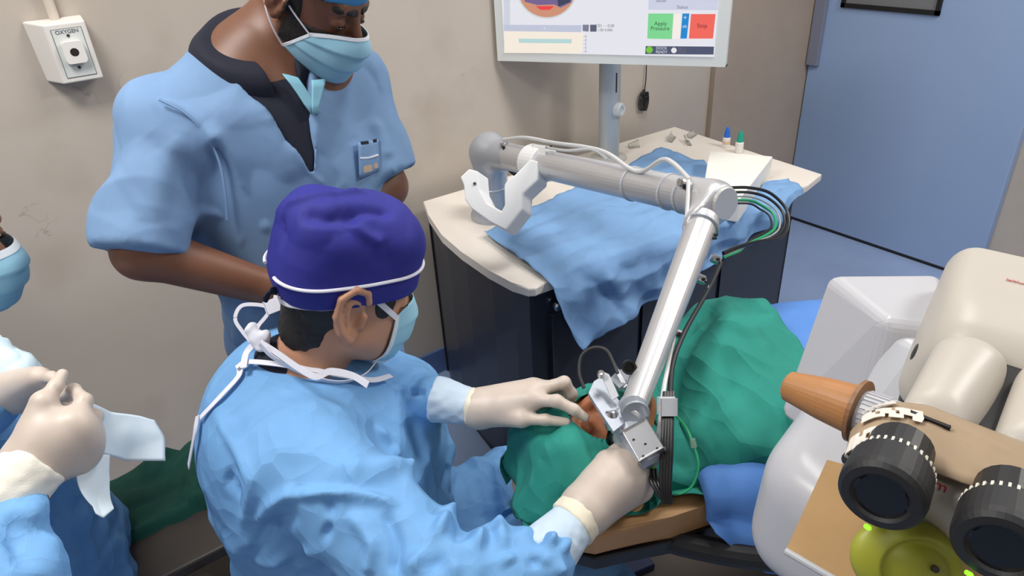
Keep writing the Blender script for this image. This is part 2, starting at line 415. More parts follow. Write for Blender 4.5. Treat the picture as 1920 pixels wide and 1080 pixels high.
M_TUBE = mat('clear_tubing', srgb(225, 226, 226), .25, trans=.25)
M_GRNWIRE = mat('green_cable', srgb(30, 150, 95), .4)
M_TAN = mat('tan_pad', srgb(190, 145, 98), .55, var=.06, vscale=6)
M_DARK = mat('dark_brown_metal', srgb(62, 55, 50), .55, var=.2, vscale=9)

# ================================================================== room
WY, WX = 2.09, 3.42
struct('floor', bbox((-2.6, -2.4, -.1), (WX+.1, WY+.1, 0)), M_FLOOR)
struct('ceiling', bbox((-2.6, -2.4, CEIL), (WX+.1, WY+.1, CEIL+.1)), M_CEIL)
wb = struct('wall_back', bbox((-2.6, WY, 0), (WX, WY+.1, CEIL)), M_WALL)
wr = struct('wall_right', bbox((WX, -2.4, 0), (WX+.1, WY+.1, CEIL)), M_WALL)
struct('wall_left', bbox((-2.7, -2.4, 0), (-2.6, WY+.1, CEIL)), M_WALL)
struct('wall_front', bbox((-2.7, -2.5, 0), (WX+.1, -2.4, CEIL)), M_WALL)
struct('baseboard_back', bbox((-2.6, WY-.012, 0), (WX-.5, WY, .11), .003), M_SKIRT)
struct('baseboard_right', bbox((WX-.012, -2.4, 0), (WX, .98, .11), .003), M_SKIRT)
tr = struct('trim_1', bbox((2.64, WY-.03, 0), (WX, WY, CEIL), .004), mat('trim_stone', srgb(172, 156, 140), .45, var=.06, vscale=4))
# door: sliding leaf in front of the right wall
def P(x, y, X=WX): return Xp(x, y, X)
dl = Xp(1391, 118, WX-.05); dr = Xp(1878, 365, WX-.05)
DY0, DY1 = dr[1], min(dl[1], WY-.035)
door = struct('door_1', bbox((WX-.05, DY0, .012), (WX, DY1, 2.15), .004), M_DOOR)
door['label'] = 'plain blue sliding door leaf with a small black framed window'
wc0 = Xp(1578, 13, WX-.05); wc1 = Xp(1765, 18, WX-.05)
ya, yb, zb = wc1[1], wc0[1], wc0[2]
obj('window_pane', bbox((WX-.054, ya+.02, zb+.02), (WX-.05, yb-.02, zb+.55)), mat('door_glass', srgb(120, 122, 125), .1), door)
fr = bmesh.new()
for lo, hi in (((ya, zb), (yb, zb+.02)), ((ya, zb+.55), (yb, zb+.57)), ((ya, zb), (ya+.02, zb+.57)), ((yb-.02, zb), (yb, zb+.57))):
    g = bbox((WX-.062, lo[0], lo[1]), (WX-.05, hi[0], hi[1])); me = bpy.data.meshes.new('t'); g.to_mesh(me); g.free(); fr.from_mesh(me); bpy.data.meshes.remove(me)
obj('window_frame', fr, M_BLACK, door)
obj('door_gap_shade', bbox((WX-.052, DY0, .0), (WX-.002, DY1, .014)), M_RUBBER, door)  # black strip, shade of the gap under the leaf put in as colour
hb = Xp(1406, 60, WX-.06)
obj('edge_profile', bbox((WX-.075, DY1-.06, hb[2]-.12), (WX-.05, DY1, 2.15), .003), mat('door_edge_grey', srgb(128, 132, 150), .4), door)

# ceiling lights
for k, (lx, ly, pw) in enumerate(LIGHTS):
    t = thing('ceiling_light', ['square ceiling light panel above the standing man', 'square ceiling light panel above the patient bed', 'square ceiling light panel behind the photographer', 'square ceiling light panel near the blue door', 'square ceiling light panel nearest the left wall'][k], 'light', (lx, ly, CEIL), 'ceiling light panels')
    obj('frame', bbox((lx-.32, ly-.32, CEIL-.03), (lx+.32, ly+.32, CEIL), .004), M_WHITE, t)
    obj('diffuser', bbox((lx-.3, ly-.3, CEIL-.034), (lx+.3, ly+.3, CEIL-.03)), mat('diffuser', (1, .98, .95), .5, emit=1.5), t)
    ld = bpy.data.lights.new('panel_light', 'AREA'); ld.shape = 'SQUARE'; ld.size = .58; ld.energy = pw; ld.color = (1, .975, .94)
    lo = bpy.data.objects.new('panel_light', ld); col.objects.link(lo); lo.location = (lx, ly, CEIL-.04)

# ================================================================== oxygen outlet on the back wall
def Wl(x, y, off=0): return Yp(x, y, WY-off)
DEP = .055
f0, f1, f2, f3 = Wl(78, 50, DEP), Wl(155, 36, DEP), Wl(197, 146, DEP), Wl(122, 158, DEP)
x0 = (f0[0]+f3[0])/2; x1 = (f1[0]+f2[0])/2; z1 = (f0[2]+f1[2])/2; z0 = (f2[2]+f3[2])/2
ox = thing('oxygen_outlet', 'white wall box marked oxygen with a round socket, upper left', 'gas outlet', ((x0+x1)/2, WY, z0))
yf = WY-DEP
obj('housing', hexa([V3(x0, yf, z0), V3(x1, yf, z0), V3(x1+.002, WY-.001, z0+.004), V3(x0-.030, WY-.001, z0+.004), V3(x0, yf, z1), V3(x1, yf, z1), V3(x1+.002, WY-.001, z1+.008), V3(x0-.036, WY-.001, z1+.008)], .004, 3), mat('outlet_white', srgb(226, 222, 216), .4), ox)
W_, H_ = x1-x0, z1-z0; XC, ZC = (x0+x1)/2, (z0+z1)/2
M_PL = mat('outlet_plate', srgb(214, 218, 214), .4)
obj('plate_border', bbox((XC-.37*W_, yf-.0010, ZC-.41*H_), (XC+.37*W_, yf, ZC+.41*H_)), mat('plate_line', srgb(95, 105, 105), .5), ox)
obj('face_plate', bbox((XC-.355*W_, yf-.0018, ZC-.40*H_), (XC+.355*W_, yf-.0004, ZC+.40*H_)), M_PL, ox)
bm = bbox((XC-.26*W_, yf-.016, ZC-.17*H_), (XC+.26*W_, yf-.001, ZC+.2*H_)); 
bmesh.ops.bevel(bm, geom=[e for e in bm.edges if abs(e.verts[0].co.y-e.verts[1].co.y) > .005], offset=.009, segments=4, profile=.5, affect='EDGES')
sb = obj('socket_block', bm, mat('outlet_socket', srgb(232, 228, 222), .35), ox)
obj('hole', cyl((XC, yf-.0163, ZC+.02*H_), (XC, yf-.012, ZC+.02*H_), .0095, 20), mat('hole_dark', srgb(35, 26, 22), .6), sb)
for zz in (.29, -.25): obj('screw', cyl((XC, yf-.0035, ZC+zz*H_), (XC, yf-.001, ZC+zz*H_), .0035, 12), M_DARK, ox)
text('lettering', 'OXYGEN', .0120, mat('ink', srgb(88, 88, 92), .6), V3(XC, yf-.0022, ZC+.355*H_), (1, 0, 0), (0, 0, 1), ox)
obj('pipe', cyl((XC-.012, WY-.016, z1-.004), (XC-.012, WY-.016, CEIL), .011, 14), mat('pipe_cream', srgb(210, 198, 184), .45), ox)

# wall scuff and hanging cable
c0 = Wl(1212, 120, .004)
cb = thing('hanging_cable', 'thin black cable bundled and hanging on the wall behind the monitor', 'cable', c0)
pts = [Wl(1214, 60, .012), Wl(1212, 120, .012), Wl(1211, 150, .012), Wl(1208, 172, .012)]
obj('cord', tube(pts, .0022, 6), M_BLACK, cb)
bm = bmesh.new()
for k in range(5):
    dx = (k-2)*2.0
    tube([Wl(1208+dx*.3, 168, .014), Wl(1204+dx, 180, .016+.003*k), Wl(1203+dx*1.4, 203, .012), Wl(1208+dx, 206, .02), Wl(1212+dx, 190, .016), Wl(1213+dx*.6, 172, .014)], .0022, 6, 5, bm)
obj('bundle', bm, M_BLACK, cb)
obj('tie', cyl(Wl(1206, 182, .022), Wl(1213, 182, .022), .006, 8), M_BLACK, cb)

# ================================================================== laser console
ZT = .78
def T(x, y, z=ZT): return Zp(x, y, z)
left = [T(793, 377), T(803, 403), T(828, 440), T(865, 472), T(915, 506), T(960, 530), T(990, 541)]
poly = [p[:2] for p in left] + [T(1004, 540)[:2], T(1022, 531)[:2], T(1503, 352)[:2], T(1516, 346)[:2], T(1541, 326)[:2], T(1265, 237)[:2]]
poly = [(p[0], min(p[1], WY-.02)) for p in poly]
con = thing('laser_console', 'long dark navy equipment console with a white worktop along the wall', 'console', (1.6, 1.75, 0))
obj('worktop', prism(poly, ZT-.028, ZT, .006, 3), M_TOP, con)
cx, cy = np.mean([p[0] for p in poly]), np.mean([p[1] for p in poly])
ins = [(cx+(p[0]-cx)*.975, cy+(p[1]-cy)*.955) for p in poly]
bl = [ins[i] for i in (0, 1, 2, 3, 4, 5, 6, 7, 8)]
right = ins[9]
# body shell: left bowed panel, front panel, back and right
obj('body', prism([ins[0], *ins[1:7], ins[8], ins[9], (ins[9][0]+.0, ins[12][1]), ins[12]], .06, ZT-.028), M_NAVY, con)
obj('plinth', prism([(cx+(p[0]-cx)*.93, cy+(p[1]-cy)*.9) for p in [poly[0], *poly[1:7], poly[8], poly[9], (poly[9][0], poly[12][1]), poly[12]]], 0, .07), M_BLACK, con)
a, b = np.array([*ins[8], 0]), np.array([*ins[9], 0]); u = nrm(b-a); nn = V3(u[1], -u[0], 0)
for k, (s, e) in enumerate(((.01, .33), (.34, .66), (.67, .99))):
    p, q = a+(b-a)*s, a+(b-a)*e; c = (p+q)/2+nn*.004+V3(0, 0, .37)
    pn = obj('front_panel', obox(c, u, nn, V3(0, 0, 1), np.linalg.norm(q-p)/2, .006, .30, .003), M_NAVY, con)
kp = Yp(1042, 572, a[1]-.01)
t_ = (kp[0]-a[0])/(b[0]-a[0]); kp2 = a+(b-a)*t_+V3(0, 0, kp[2])
obj('knob', lathe(kp2+nn*.008, nn, [(.012, 0), (.014, .006), (.014, .014), (.010, .02)], 16), M_CHROME, con)
obj('edge_seal', cyl((ins[0][0]-.004, ins[0][1]-.002, .06), (ins[0][0]-.004, ins[0][1]-.002, ZT-.03), .004, 8), M_BLACK, con)

# white box on the worktop
zt = ZT+.08
q = [T(1330, 283, zt), T(1449, 293, zt), T(1388, 372, zt), T(1317, 362, zt)]
tl, trr, br, blp = q
bm = hexa([np.r_[p[:2], ZT+.0005] for p in (blp, br, trr, tl)]+[np.r_[p[:2], zt] for p in (blp, br, trr, tl)], .003)
tag(obj('white_box', bm, mat('box_white', srgb(240, 238, 230), .45)), 'plain white box standing on the console worktop behind the robotic arm', 'box')

# blue sheet on the console
def lin(pts, n):
    pts = np.asarray(pts, float); s = np.r_[0, np.cumsum(np.linalg.norm(np.diff(pts, axis=0), axis=1))]; t = np.linspace(0, s[-1], n)
    return np.stack([np.interp(t, s, pts[:, i]) for i in range(pts.shape[1])], 1)
nu = 110
bk = lin([T(*p)[:2] for p in ((908, 446), (990, 398), (1120, 346), (1240, 284), (1262, 296), (1318, 312), (1388, 395), (1440, 350), (1478, 343))], nu)
fr0, fr1 = np.array(poly[8]), np.array(poly[9])
nv1, nv2 = 40, 46
uF = fr0+(fr1-fr0)*(-.0); frx = np.linspace(.005, .985, nu)
# bottom heights of the hang along the front
hang_px = [(1048, 575), (1080, 650), (1140, 606), (1190, 580), (1250, 545), (1310, 505), (1370, 470), (1405, 445), (1460, 405), (1488, 372)]
hu, hz = [], []
fy = lambda X: fr0[1]+(fr1[1]-fr0[1])*(X-fr0[0])/(fr1[0]-fr0[0])-.02
for x, y in hang_px:
    p = Yp(x, y, fy(1.5)); p = Yp(x, y, fy(p[0])); hu.append((p[0]-fr0[0])/(fr1[0]-fr0[0])); hz.append(p[2])
G = np.zeros((nu, nv1+nv2, 3))
for i in range(nu):
    F = np.array([*(fr0+(fr1-fr0)*frx[i]), ZT+.004]); Bk = np.array([*bk[i], ZT+.004])
    for j in range(nv1):
        t = j/nv1; G[i, j] = Bk*(1-t)+F*t
    zb_ = np.interp(frx[i], hu, hz)
    if frx[i] < hu[1]: zb_ = ZT-.02-(ZT-.02-hz[1])*min(1, max(0, (frx[i]-.002)/(hu[1]-.0)))**.9
    for j in range(nv2):
        t = j/(nv2-1); ang = min(1, t*8)*math.pi/2; z = ZT+.004-(ZT+.004-zb_)*t
        G[i, nv1+j] = F+nn*(.012*math.sin(ang)+.010*t)+V3(0, 0, z-F[2]-(0 if t*8 > 1 else 0))
flat = G.reshape(-1, 3).astype(np.float32)
j_ = np.tile(np.arange(nv1+nv2), nu); s_ = np.clip((j_-nv1+3)/10, 0, 1)
rid = np.abs(vnoise(np.c_[flat[:, 0]*16+flat[:, 2]*9, flat[:, 2]*3, flat[:, 1]*2], 4))*.032+np.abs(vnoise(flat*V3(24, 6, 7).astype(np.float32), 2))*.012
flat += (nn[None]*(rid*s_)[:, None]).astype(np.float32)
top = 1-s_
flat += (nn[None]*(((crumple(flat, 60, .07, .16, 5)+(worley(flat, 9, 5)+.25)*.035)*s_))[:, None]).astype(np.float32); flat[:, 2] += np.maximum(crumple(flat, 60, .08, .10, 8)+(worley(flat*V3(1, 1, 0).astype(np.float32), 8, 6)+.2)*.012, -.003)*top
wav = (billow(flat*V3(1, 1, 0).astype(np.float32), 7, 3))*.011+(np.abs(vnoise(flat*V3(5, 13, 0).astype(np.float32), 12)))*.010
flat[:, 2] += wav*top
edge = np.tile(np.r_[np.linspace(.012, 0, 4), np.zeros(nv1+nv2-4)], nu)*np.abs(vnoise(flat*25, 6)); flat[:, 2] += edge*top
sh = obj('drape_sheet', gridmesh(flat.reshape(nu, -1, 3).astype(float), .0012), M_SHEET, smooth=True)
tag(sh, 'wrinkled light blue cloth sheet spread over the console and hanging down its front', 'sheet')

# small things on the worktop
def bottle(px, py, cap_c, lab, s=1.0):
    b0 = T(px, py, ZT); t = thing('eye_drop_bottle', lab, 'bottle', b0, 'eye drop bottles on the console')
    obj('body', lathe(b0, V3(0, 0, 1), [(.013*s, 0), (.015*s, .003), (.015*s, .038*s), (.008*s, .044*s)], 16), mat('bottle_body', srgb(232, 228, 222), .35), t)
    obj('cap', lathe(b0+V3(0, 0, .042*s), V3(0, 0, 1), [(.0125*s, 0), (.012*s, .008*s), (.008*s, .03*s), (.005*s, .038*s)], 16), cap_c, t)
    return t
bt = bottle(1361, 276, mat('cap_blue', srgb(40, 110, 215), .4), 'small white eye drop bottle with a blue cap on the worktop', 1.0)
obj('label_band', lathe(T(1361, 276)+V3(0, 0, .015), V3(0, 0, 1), [(.0153, 0), (.0154, .001), (.0154, .011), (.0153, .012)], 16), mat('label_orange', srgb(222, 190, 160), .5), bt)
bottle(1385, 286, mat('cap_green', srgb(25, 160, 135), .4), 'small white eye drop bottle with a green cap on the worktop', 1.05)
rng = random.Random(3)
for k, (px, py, ln, an, lab) in enumerate(((1262, 262, .075, .5, 'curled clear plastic wrapper nearest the pole on the worktop'), (1292, 268, .07, .9, 'curled clear plastic wrapper in front of the blue capped bottle'), (1300, 256, .06, .3, 'curled clear plastic wrapper farthest back on the worktop'), (1190, 277, .045, -.4, 'tiny clear plastic scrap beside the monitor pole'))):
    c = T(px, py, ZT+.001); G = np.zeros((14, 8, 3)); ca, sa = math.cos(an), math.sin(an)
    for i in range(14):
        for j in range(8):
            s = (i/13-.5)*ln; v = (j/7-.5)*.035; th = (j/7)*2.2
            lx, ly, lz = s, .016*math.sin(th-.3), .016*(1-math.cos(th))*(.5+.5*i/13)
            G[i, j] = c+V3(ca*lx-sa*ly, sa*lx+ca*ly, lz+.001)
    tag(obj('plastic_wrapper', gridmesh(G, .0006), M_CLEAR, smooth=True), lab, 'wrapper', 'plastic wrappers on the console')
pk = T(1027, 333, ZT)
t = tag(obj('round_dish', lathe(pk, V3(0, 0, 1), [(.036, 0), (.042, .004), (.042, .018), (.038, .022), (.034, .02)], 28), mat('dish_cream', srgb(205, 196, 180), .4), smooth=False), 'small round cream dish on the worktop under the robotic arm', 'dish')

# ================================================================== monitor on its pole
mz = 1.7+ray(935, 112)[2]*2.45; bl_ = A(933, 114, 2.45); d2 = (mz-1.7)/ray(1360, 124)[2]; br_ = A(1360, 124, d2); br_[2] = bl_[2]
pole = T(1141, 297, ZT)
mo = thing('monitor', 'large white framed touch monitor showing a bright control screen on a grey pole', 'monitor', pole)
mx = nrm(br_-bl_); my = V3(mx[1], -mx[0], 0)   # my faces the camera
if my@(CAM-bl_) < 0: my = -my
MW = np.linalg.norm(br_-bl_); MH = MW*.64; UPV = V3(0, 0, 1)
def mp(u, v, o=0): return bl_+mx*(u*MW)+UPV*(v*MH)+my*o
bm = obox(mp(.5, .5, -.022), mx, my, UPV, MW/2, .022, MH/2)
bmesh.ops.bevel(bm, geom=[e for e in bm.edges if abs((e.verts[0].co-e.verts[1].co).normalized().dot(Vector(my))) > .9], offset=.03, segments=6, profile=.5, affect='EDGES')
bmesh.ops.bevel(bm, geom=[e for e in bm.edges if e.is_manifold and e.calc_face_angle(0) > 1], offset=.004, segments=2, profile=.5, affect='EDGES')
obj('bezel', bm, mat('bezel_white', srgb(224, 227, 224), .4), mo, smooth=False)
ES = .95
def em(n, r, g, b, k=ES):
    m = mat('screen_'+n, (.01, .01, .01), .3, emit=k); m.node_tree.nodes['Principled BSDF'].inputs['Emission Color'].default_value = srgb(r, g, b); return m
SB, SL, SR = .06, .038, .952     # screen rectangle in monitor fractions
scr = obj('screen', obox(mp((SL+SR)/2, (SB+.95)/2, .001), mx, my, UPV, (SR-SL)/2*MW, .001, (.95-SB)/2*MH), em('white', 238, 238, 246), mo)
# calibrate: the frame bottom edge is v=0, picture rows map by height on the monitor plane
def mpx(x, y):
    r = ray(x, y); d = ((bl_-CAM)@my)/(r@my); p = CAM+r*d; return ((p-bl_)@mx)/MW, ((p-bl_)@UPV)/MH
def quad(name, pts, m, o=.0025):
    P3 = [mp(*mpx(x, y), o) for x, y in pts]; return obj(name, extr(P3, my*.0004), m, scr)
quad('cream_panel', [(946, 57), (1094, 61), (1092, 100), (946, 99)], em('cream', 255, 244, 228))
quad('teal_bar', [(973, 72), (1073, 73), (1072, 81), (974, 80)], em('teal', 190, 222, 222), .003)
quad('lilac_bar', [(946, 46), (1091, 47), (1090, 60), (946, 58)], em('lilac', 200, 205, 226), .003)
quad('left_strip', [(945, -20), (957, -20), (957, 58), (945, 58)], em('lilac2', 214, 218, 232), .0026)
quad('grey_button', [(1093, 46), (1105, 46), (1104, 59), (1093, 58)], em('greyb', 130, 132, 152), .003)
quad('dark_button', [(1107, 46), (1119, 46), (1119, 59), (1107, 59)], em('darkb', 96, 98, 120), .003)
quad('header_panel', [(1217, -25), (1350, -25), (1346, 19), (1216, 18)], em('head', 212, 216, 236), .0026)
quad('green_button', [(1216, 25), (1263, 25), (1260, 73), (1214, 72)], em('green', 130, 222, 150), .003)
quad('white_gap', [(1264, 26), (1277, 26), (1274, 72), (1261, 72)], em('gap', 255, 246, 238), .003)
quad('blue_button', [(1280, 25), (1293, 25), (1288, 72), (1276, 72)], em('blue', 20, 140, 215), .003)
quad('red_button', [(1296, 26), (1342, 26), (1337, 72), (1292, 72)], em('red', 250, 105, 92), .003)
quad('status_bar', [(1211, 86), (1339, 87), (1338, 102), (1210, 101)], em('status', 78, 84, 112), .003)
def disc(name, x, y, rx, m, o, inner=None, half_low=False):
    pts = [(x+rx*math.cos(t), y+rx*math.sin(t)) for t in np.linspace(0, 2*math.pi, 36, endpoint=False)]; return quad(name, pts, m, o)
disc('camera_view_ring', 1026, -22, 57, em('ring', 215, 218, 220), .0028)
disc('camera_view', 1026, -22, 54, em('skin', 214, 150, 122), .0034)
quad('camera_view_eye', [(976, -40), (1076, -40), (1072, 4), (1052, 14), (1040, 8), (1008, 9), (985, 3)], em('eyev', 120, 100, 150), .004)
quad('camera_view_dark', [(1040, -40), (1076, -40), (1070, 3), (1048, 12)], em('eyed', 62, 66, 92), .0045)
quad('camera_view_red', [(1006, 11), (1040, 11), (1032, 18), (1014, 18)], em('eyer', 245, 70, 70), .005)
disc('status_dot', 1218, 93, 6.3, em('dot', 120, 205, 60), .0036)
disc('status_lens', 1264, 94, 5.2, em('dotw', 236, 238, 240), .0036)
TX = lambda n, s, x, y, size, m: text(n, s, size, m, mp(*mpx(x, y), .0045), mx, UPV, scr, .0002)
mi = em('ink', 70, 120, 90, .4); mi2 = em('ink2', 150, 50, 45, .4); mi3 = em('ink3', 150, 152, 165, .5); mi4 = em('ink4', 225, 228, 238)
TX('caption', 'Apply', 1239, 44, .017, mi); TX('caption', 'Pressure', 1238, 53, .017, mi); TX('caption', 'Stop', 1317, 48, .017, mi2)
TX('caption', 'Status', 1280, 13, .014, mi3); TX('caption', '00:00', 1240, 1, .014, mi3)
TX('caption', 'OD - - 0.00', 1135, 48, .013, mi3); TX('caption', '1.00 0.000', 1135, 56, .012, mi3)
TX('caption', 'DOCK', 1241, 90, .012, mi4); TX('caption', 'READY', 1241, 97, .012, mi4); TX('caption', '00:12', 1280, 91, .011, mi3); TX('caption', '00:45', 1280, 97, .011, mi3)
for k in range(5): TX('caption', '- 0', 1097, 68+k*7, .011, mi3)
TX('caption', 'A', 1022, 53, .014, mi4); TX('caption', '+', 1285, 33, .02, mi4); TX('caption', 'ok', 1284, 49, .014, mi4)
pz = bl_[2]+MH*.3
obj('pole', cyl(pole, V3(pole[0], pole[1], pz), .040, 28), mat('pole_grey', srgb(176, 184, 190), .35, .25), mo, smooth=False)
obj('pole_flange', lathe(pole, V3(0, 0, 1), [(.07, 0), (.07, .008), (.05, .012), (.042, .014)], 28), mat('flange_grey', srgb(198, 194, 186), .4), mo)
kc = A(1159, 202, np.linalg.norm(pole-CAM)/np.linalg.norm(ray(1141, 297))*1.0)
kc = np.array([pole[0], pole[1], 0])*1.0; r_ = ray(1155, 202); s_k = (pole[:2]@r_[:2])/(r_[:2]@r_[:2]); zk = CAM[2]+r_[2]*s_k
kd = nrm(V3(-.35, -1, 0)); kd = nrm(kd+RT*[1, 1, 0]*.75)
kb = V3(pole[0], pole[1], zk)+kd*.030
obj('clamp_knob', lathe(kb, kd, [(.022, 0), (.026, .004), (.026, .022), (.02, .028), (.012, .026), (.010, .022)], 20), mat('knob_grey', srgb(205, 210, 212), .35), mo)
obj('cable_slot', obox(V3(pole[0], pole[1], zk+.1)+nrm(V3(-.12, -1, 0))*.0395, V3(1, 0, 0), V3(0, 1, 0), UPV, .0025, .0015, .035), M_BLACK, mo)
obj('mount', obox((mp(.5, .32, -.05)*1.0+V3(pole[0], pole[1], mp(.5, .32)[2]))/2, mx, my, UPV, .06, abs((mp(.5, .3)-pole)@my)/2+.01, .06, .005), M_GREY, mo)
obj('signal_cable', tube([mp(.62, .06, -.04), mp(.61, -.0, -.06), mp(.635, -.018, -.06), mp(.66, .0, -.06), mp(.665, .06, -.04)], .005, 8), M_BLACK, mo)
# ================================================================== robotic arm
def merge(*bms):
    o = bmesh.new()
    for g in bms:
        me = bpy.data.meshes.new('t'); g.to_mesh(me); g.free(); o.from_mesh(me); bpy.data.meshes.remove(me)
    return o
base = T(926, 405, ZT)
r_ = ray(918, 286); sk = (base[:2]@r_[:2])/(r_[:2]@r_[:2]); jz = CAM[2]+r_[2]*sk
J1 = V3(base[0], base[1], jz)
EL = A(1333, 376, 1.42); WR = A(1187, 765, 1.10)
def dlink(x):          # distance of the upper link along the view axis where it crosses column x
    best = min((abs((((J1+(EL-J1)*t-CAM)@RT)/((J1+(EL-J1)*t-CAM)@FW))*FPX+960-x), t) for t in np.linspace(0, 1, 101))[1]; return (J1+(EL-J1)*best-CAM)@FW
def Lk(x, y, off=.04): return A(x, y, dlink(x)-off)
arm = thing('robotic_arm', 'silver jointed robotic arm mounted on the console reaching over the patient', 'robotic arm', base)
obj('base_column', lathe(base, V3(0, 0, 1), [(.075, 0), (.075, .014), (.056, .018), (.052, .022), (.052, .1), (.0535, .102), (.0535, .106), (.052, .108), (.05, jz-ZT-.04)], 32), M_ALU2, arm)
u1 = nrm(EL-J1); sidev = nrm(np.cross(u1, V3(0, 0, 1)))
jc = U((cap(J1-V3(0, 0, .06), J1, .052), .0), (cap(J1, J1+u1*.12, .05, .042), .03), (cap(J1-u1*.012, J1+V3(0, 0, .012), .050, .046), .03))
obj('shoulder_joint', sdf_mesh(jc, J1-.2, J1+.22, .006), M_ALU2, arm, smooth=True)
obj('shoulder_band', lathe(J1-V3(0, 0, .045), V3(.25, .1, 1), [(.053, 0), (.055, .002), (.055, .008), (.053, .01)], 32), M_GREY, arm)
obj('upper_link', cyl(J1+u1*.10, EL-u1*.01, .040, 32, .003, .038), M_ALU, arm, smooth=False)
# elbow: capped cylinder along the link, blended with the forearm socket
u2 = nrm(WR-EL)
ej = U((cap(EL-u1*.05, EL+u1*.012, .042), 0), (cap(EL, EL+u2*.085, .036, .036), .02), (half(EL+u1*.035, u1), .002, '&'))
obj('elbow_joint', sdf_mesh(ej, EL-.15, EL+.15, .005), M_ALU, arm, smooth=True)
obj('elbow_cap', lathe(EL+u1*.034, u1, [(.033, 0), (.034, .002), (.034, .006), (.032, .008)], 32), mat('cap_alu', srgb(205, 204, 202), .45, .5), arm)
obj('forearm_link', cyl(EL+u2*.06, WR+u2*.02, .031, 32, .003, .0205), M_ALU, arm)
obj('collar_ring', cyl(EL+u2*.082, EL+u2*.088, .0355, 32), M_ALU2, arm)
for s_, dx in ((.11, 1), (.12, 1)): obj('screw', cyl(EL+u2*s_+RT*.028-FW*.012, EL+u2*s_+RT*.034-FW*.016, .003, 10), M_BLACK, arm)
# wrist and end effector
obj('wrist_cap', lathe(WR-FW*.004, -FW+DN*.3, [(.0225, 0), (.0225, .018), (.021, .021)], 28), mat('wrist_alu', srgb(150, 156, 166), .45, .5), arm)
wj = U((cap(WR+FW*.005, WR+DN*.025+FW*.02, .023, .021), 0), (cap(WR+DN*.02+FW*.02, A(1200, 830, 1.10), .021, .021), .02))
obj('wrist_joint', sdf_mesh(wj, WR-.12, WR+.12, .0035), M_ALU2, arm, smooth=True)
b0, b1 = A(1160, 772, 1.12), A(1221, 876, 1.075)
obj('probe_barrel', lathe(b0, b1-b0, [(.026, 0), (.032, .006), (.032, .05), (.030, .055), (.030, np.linalg.norm(b1-b0)-.006), (.022, np.linalg.norm(b1-b0))], 28), M_ALU2, arm)
bx = nrm(b1-b0); fx, fy_, fz = frame_from(bx, -FW)
blk = obj('silver_block', obox(A(1206, 828, 1.062), bx, fx, fy_, .026, .021, .016, .004), M_CHROME if False else mat('bright_alu', srgb(210, 210, 212), .28, .8), arm)
for dx, dy in ((-.014, -.012), (.014, -.012), (.014, .012), (.0, 0)): obj('screw', cyl(A(1206, 828, 1.062)+bx*dx+fx*dy-FW*.012, A(1206, 828, 1.062)+bx*dx+fx*dy-FW*.0185, .0022, 8), M_DARK, blk)
# forked bracket of grey plate around the wrist
def plate(pix, d, th, m, name, par=arm):
    P3 = [A(x, y, dd if dd else d) for x, y, dd in [(p+(None,))[:3] for p in pix]]; P3 = np.array(P3)
    c = P3.mean(0); n = nrm(np.cross(P3[1]-P3[0], P3[2]-P3[0])); P3 = P3-np.outer((P3-c)@n, n)
    n = n if n@FW > 0 else -n
    return obj(name, extr(list(P3), n*th), m, par)
M_PLATE = mat('grey_plate', srgb(168, 174, 184), .42, .55)
plate([(1118, 698, 1.13), (1131, 690, 1.14), (1148, 712, 1.12), (1170, 752, 1.10), (1168, 800, 1.08), (1142, 838, 1.08), (1122, 790, 1.10), (1104, 745, 1.12), (1104, 735, 1.12)], None, .006, M_PLATE, 'side_plate')
plate([(1124, 694, 1.125), (1142, 702, 1.12), (1160, 742, 1.10), (1148, 750, 1.095)], None, .004, mat('bright_plate', srgb(205, 207, 212), .4, .5), 'inner_lip')
plate([(1142, 700, 1.15), (1160, 684, 1.17), (1185, 680, 1.17), (1178, 730, 1.14), (1162, 742, 1.13)], None, .006, M_PLATE, 'back_plate')
plate([(1150, 688, 1.16), (1156, 685, 1.16), (1176, 722, 1.13), (1170, 728, 1.13)], None, .008, mat('bright_plate', None or srgb(205, 207, 212)), 'plate_rib')
obj('eye_lens', cyl(A(1150, 800, 1.09), A(1141, 836, 1.115), .007, 14, .001), M_GLOSSBLK, arm)
obj('lens_sleeve', cyl(A(1146, 770, 1.09), A(1149, 806, 1.09), .0105, 16, .002), M_CHROME, arm)
obj('bracket_bolt', lathe(A(1127, 706, 1.115), V3(0, 0, 1), [(.006, 0), (.006, .008), (.004, .010)], 10), M_CHROME, arm)
# clips and cables along the forearm
for x, y, d in ((1343, 487, 1.345), (1316, 524, 1.305), (1271, 626, 1.215)):
    c = A(x, y, d); cl = obj('cable_clip', lathe(c, RT*.9+DN*.4, [(.006, -.012), (.009, -.008), (.009, .004), (.006, .008)], 12), M_CHROME, arm)
    obj('clip_screw', cyl(c-FW*.008, c-FW*.013, .0035, 8), M_BLACK, cl)
def cpx(L): return [A(*p) for p in L]
obj('signal_cable', tube(cpx([(1352, 492, 1.34), (1330, 540, 1.29), (1285, 620, 1.21), (1262, 680, 1.165), (1256, 740, 1.13)]), .0045, 8), M_BLACK, arm)
obj('clear_tube', tube(cpx([(1291, 338, 1.41), (1288, 400, 1.38), (1281, 470, 1.33), (1272, 560, 1.26), (1262, 640, 1.2), (1246, 720, 1.135), (1238, 790, 1.10), (1228, 850, 1.09)]), .0042, 8), M_TUBE, arm)
obj('clear_tube', tube([Lk(944, 262), Lk(985, 258), Lk(1040, 268), Lk(1100, 276), Lk(1140, 288), Lk(1195, 322, .045), Lk(1240, 300, .05), Lk(1262, 306, .06), Lk(1292, 336, .05)], .0052, 8), M_TUBE, arm)
obj('clear_tube', tube([Lk(1000, 272), Lk(1060, 282), Lk(1110, 280), Lk(1140, 298)], .004, 8), M_TUBE, arm)
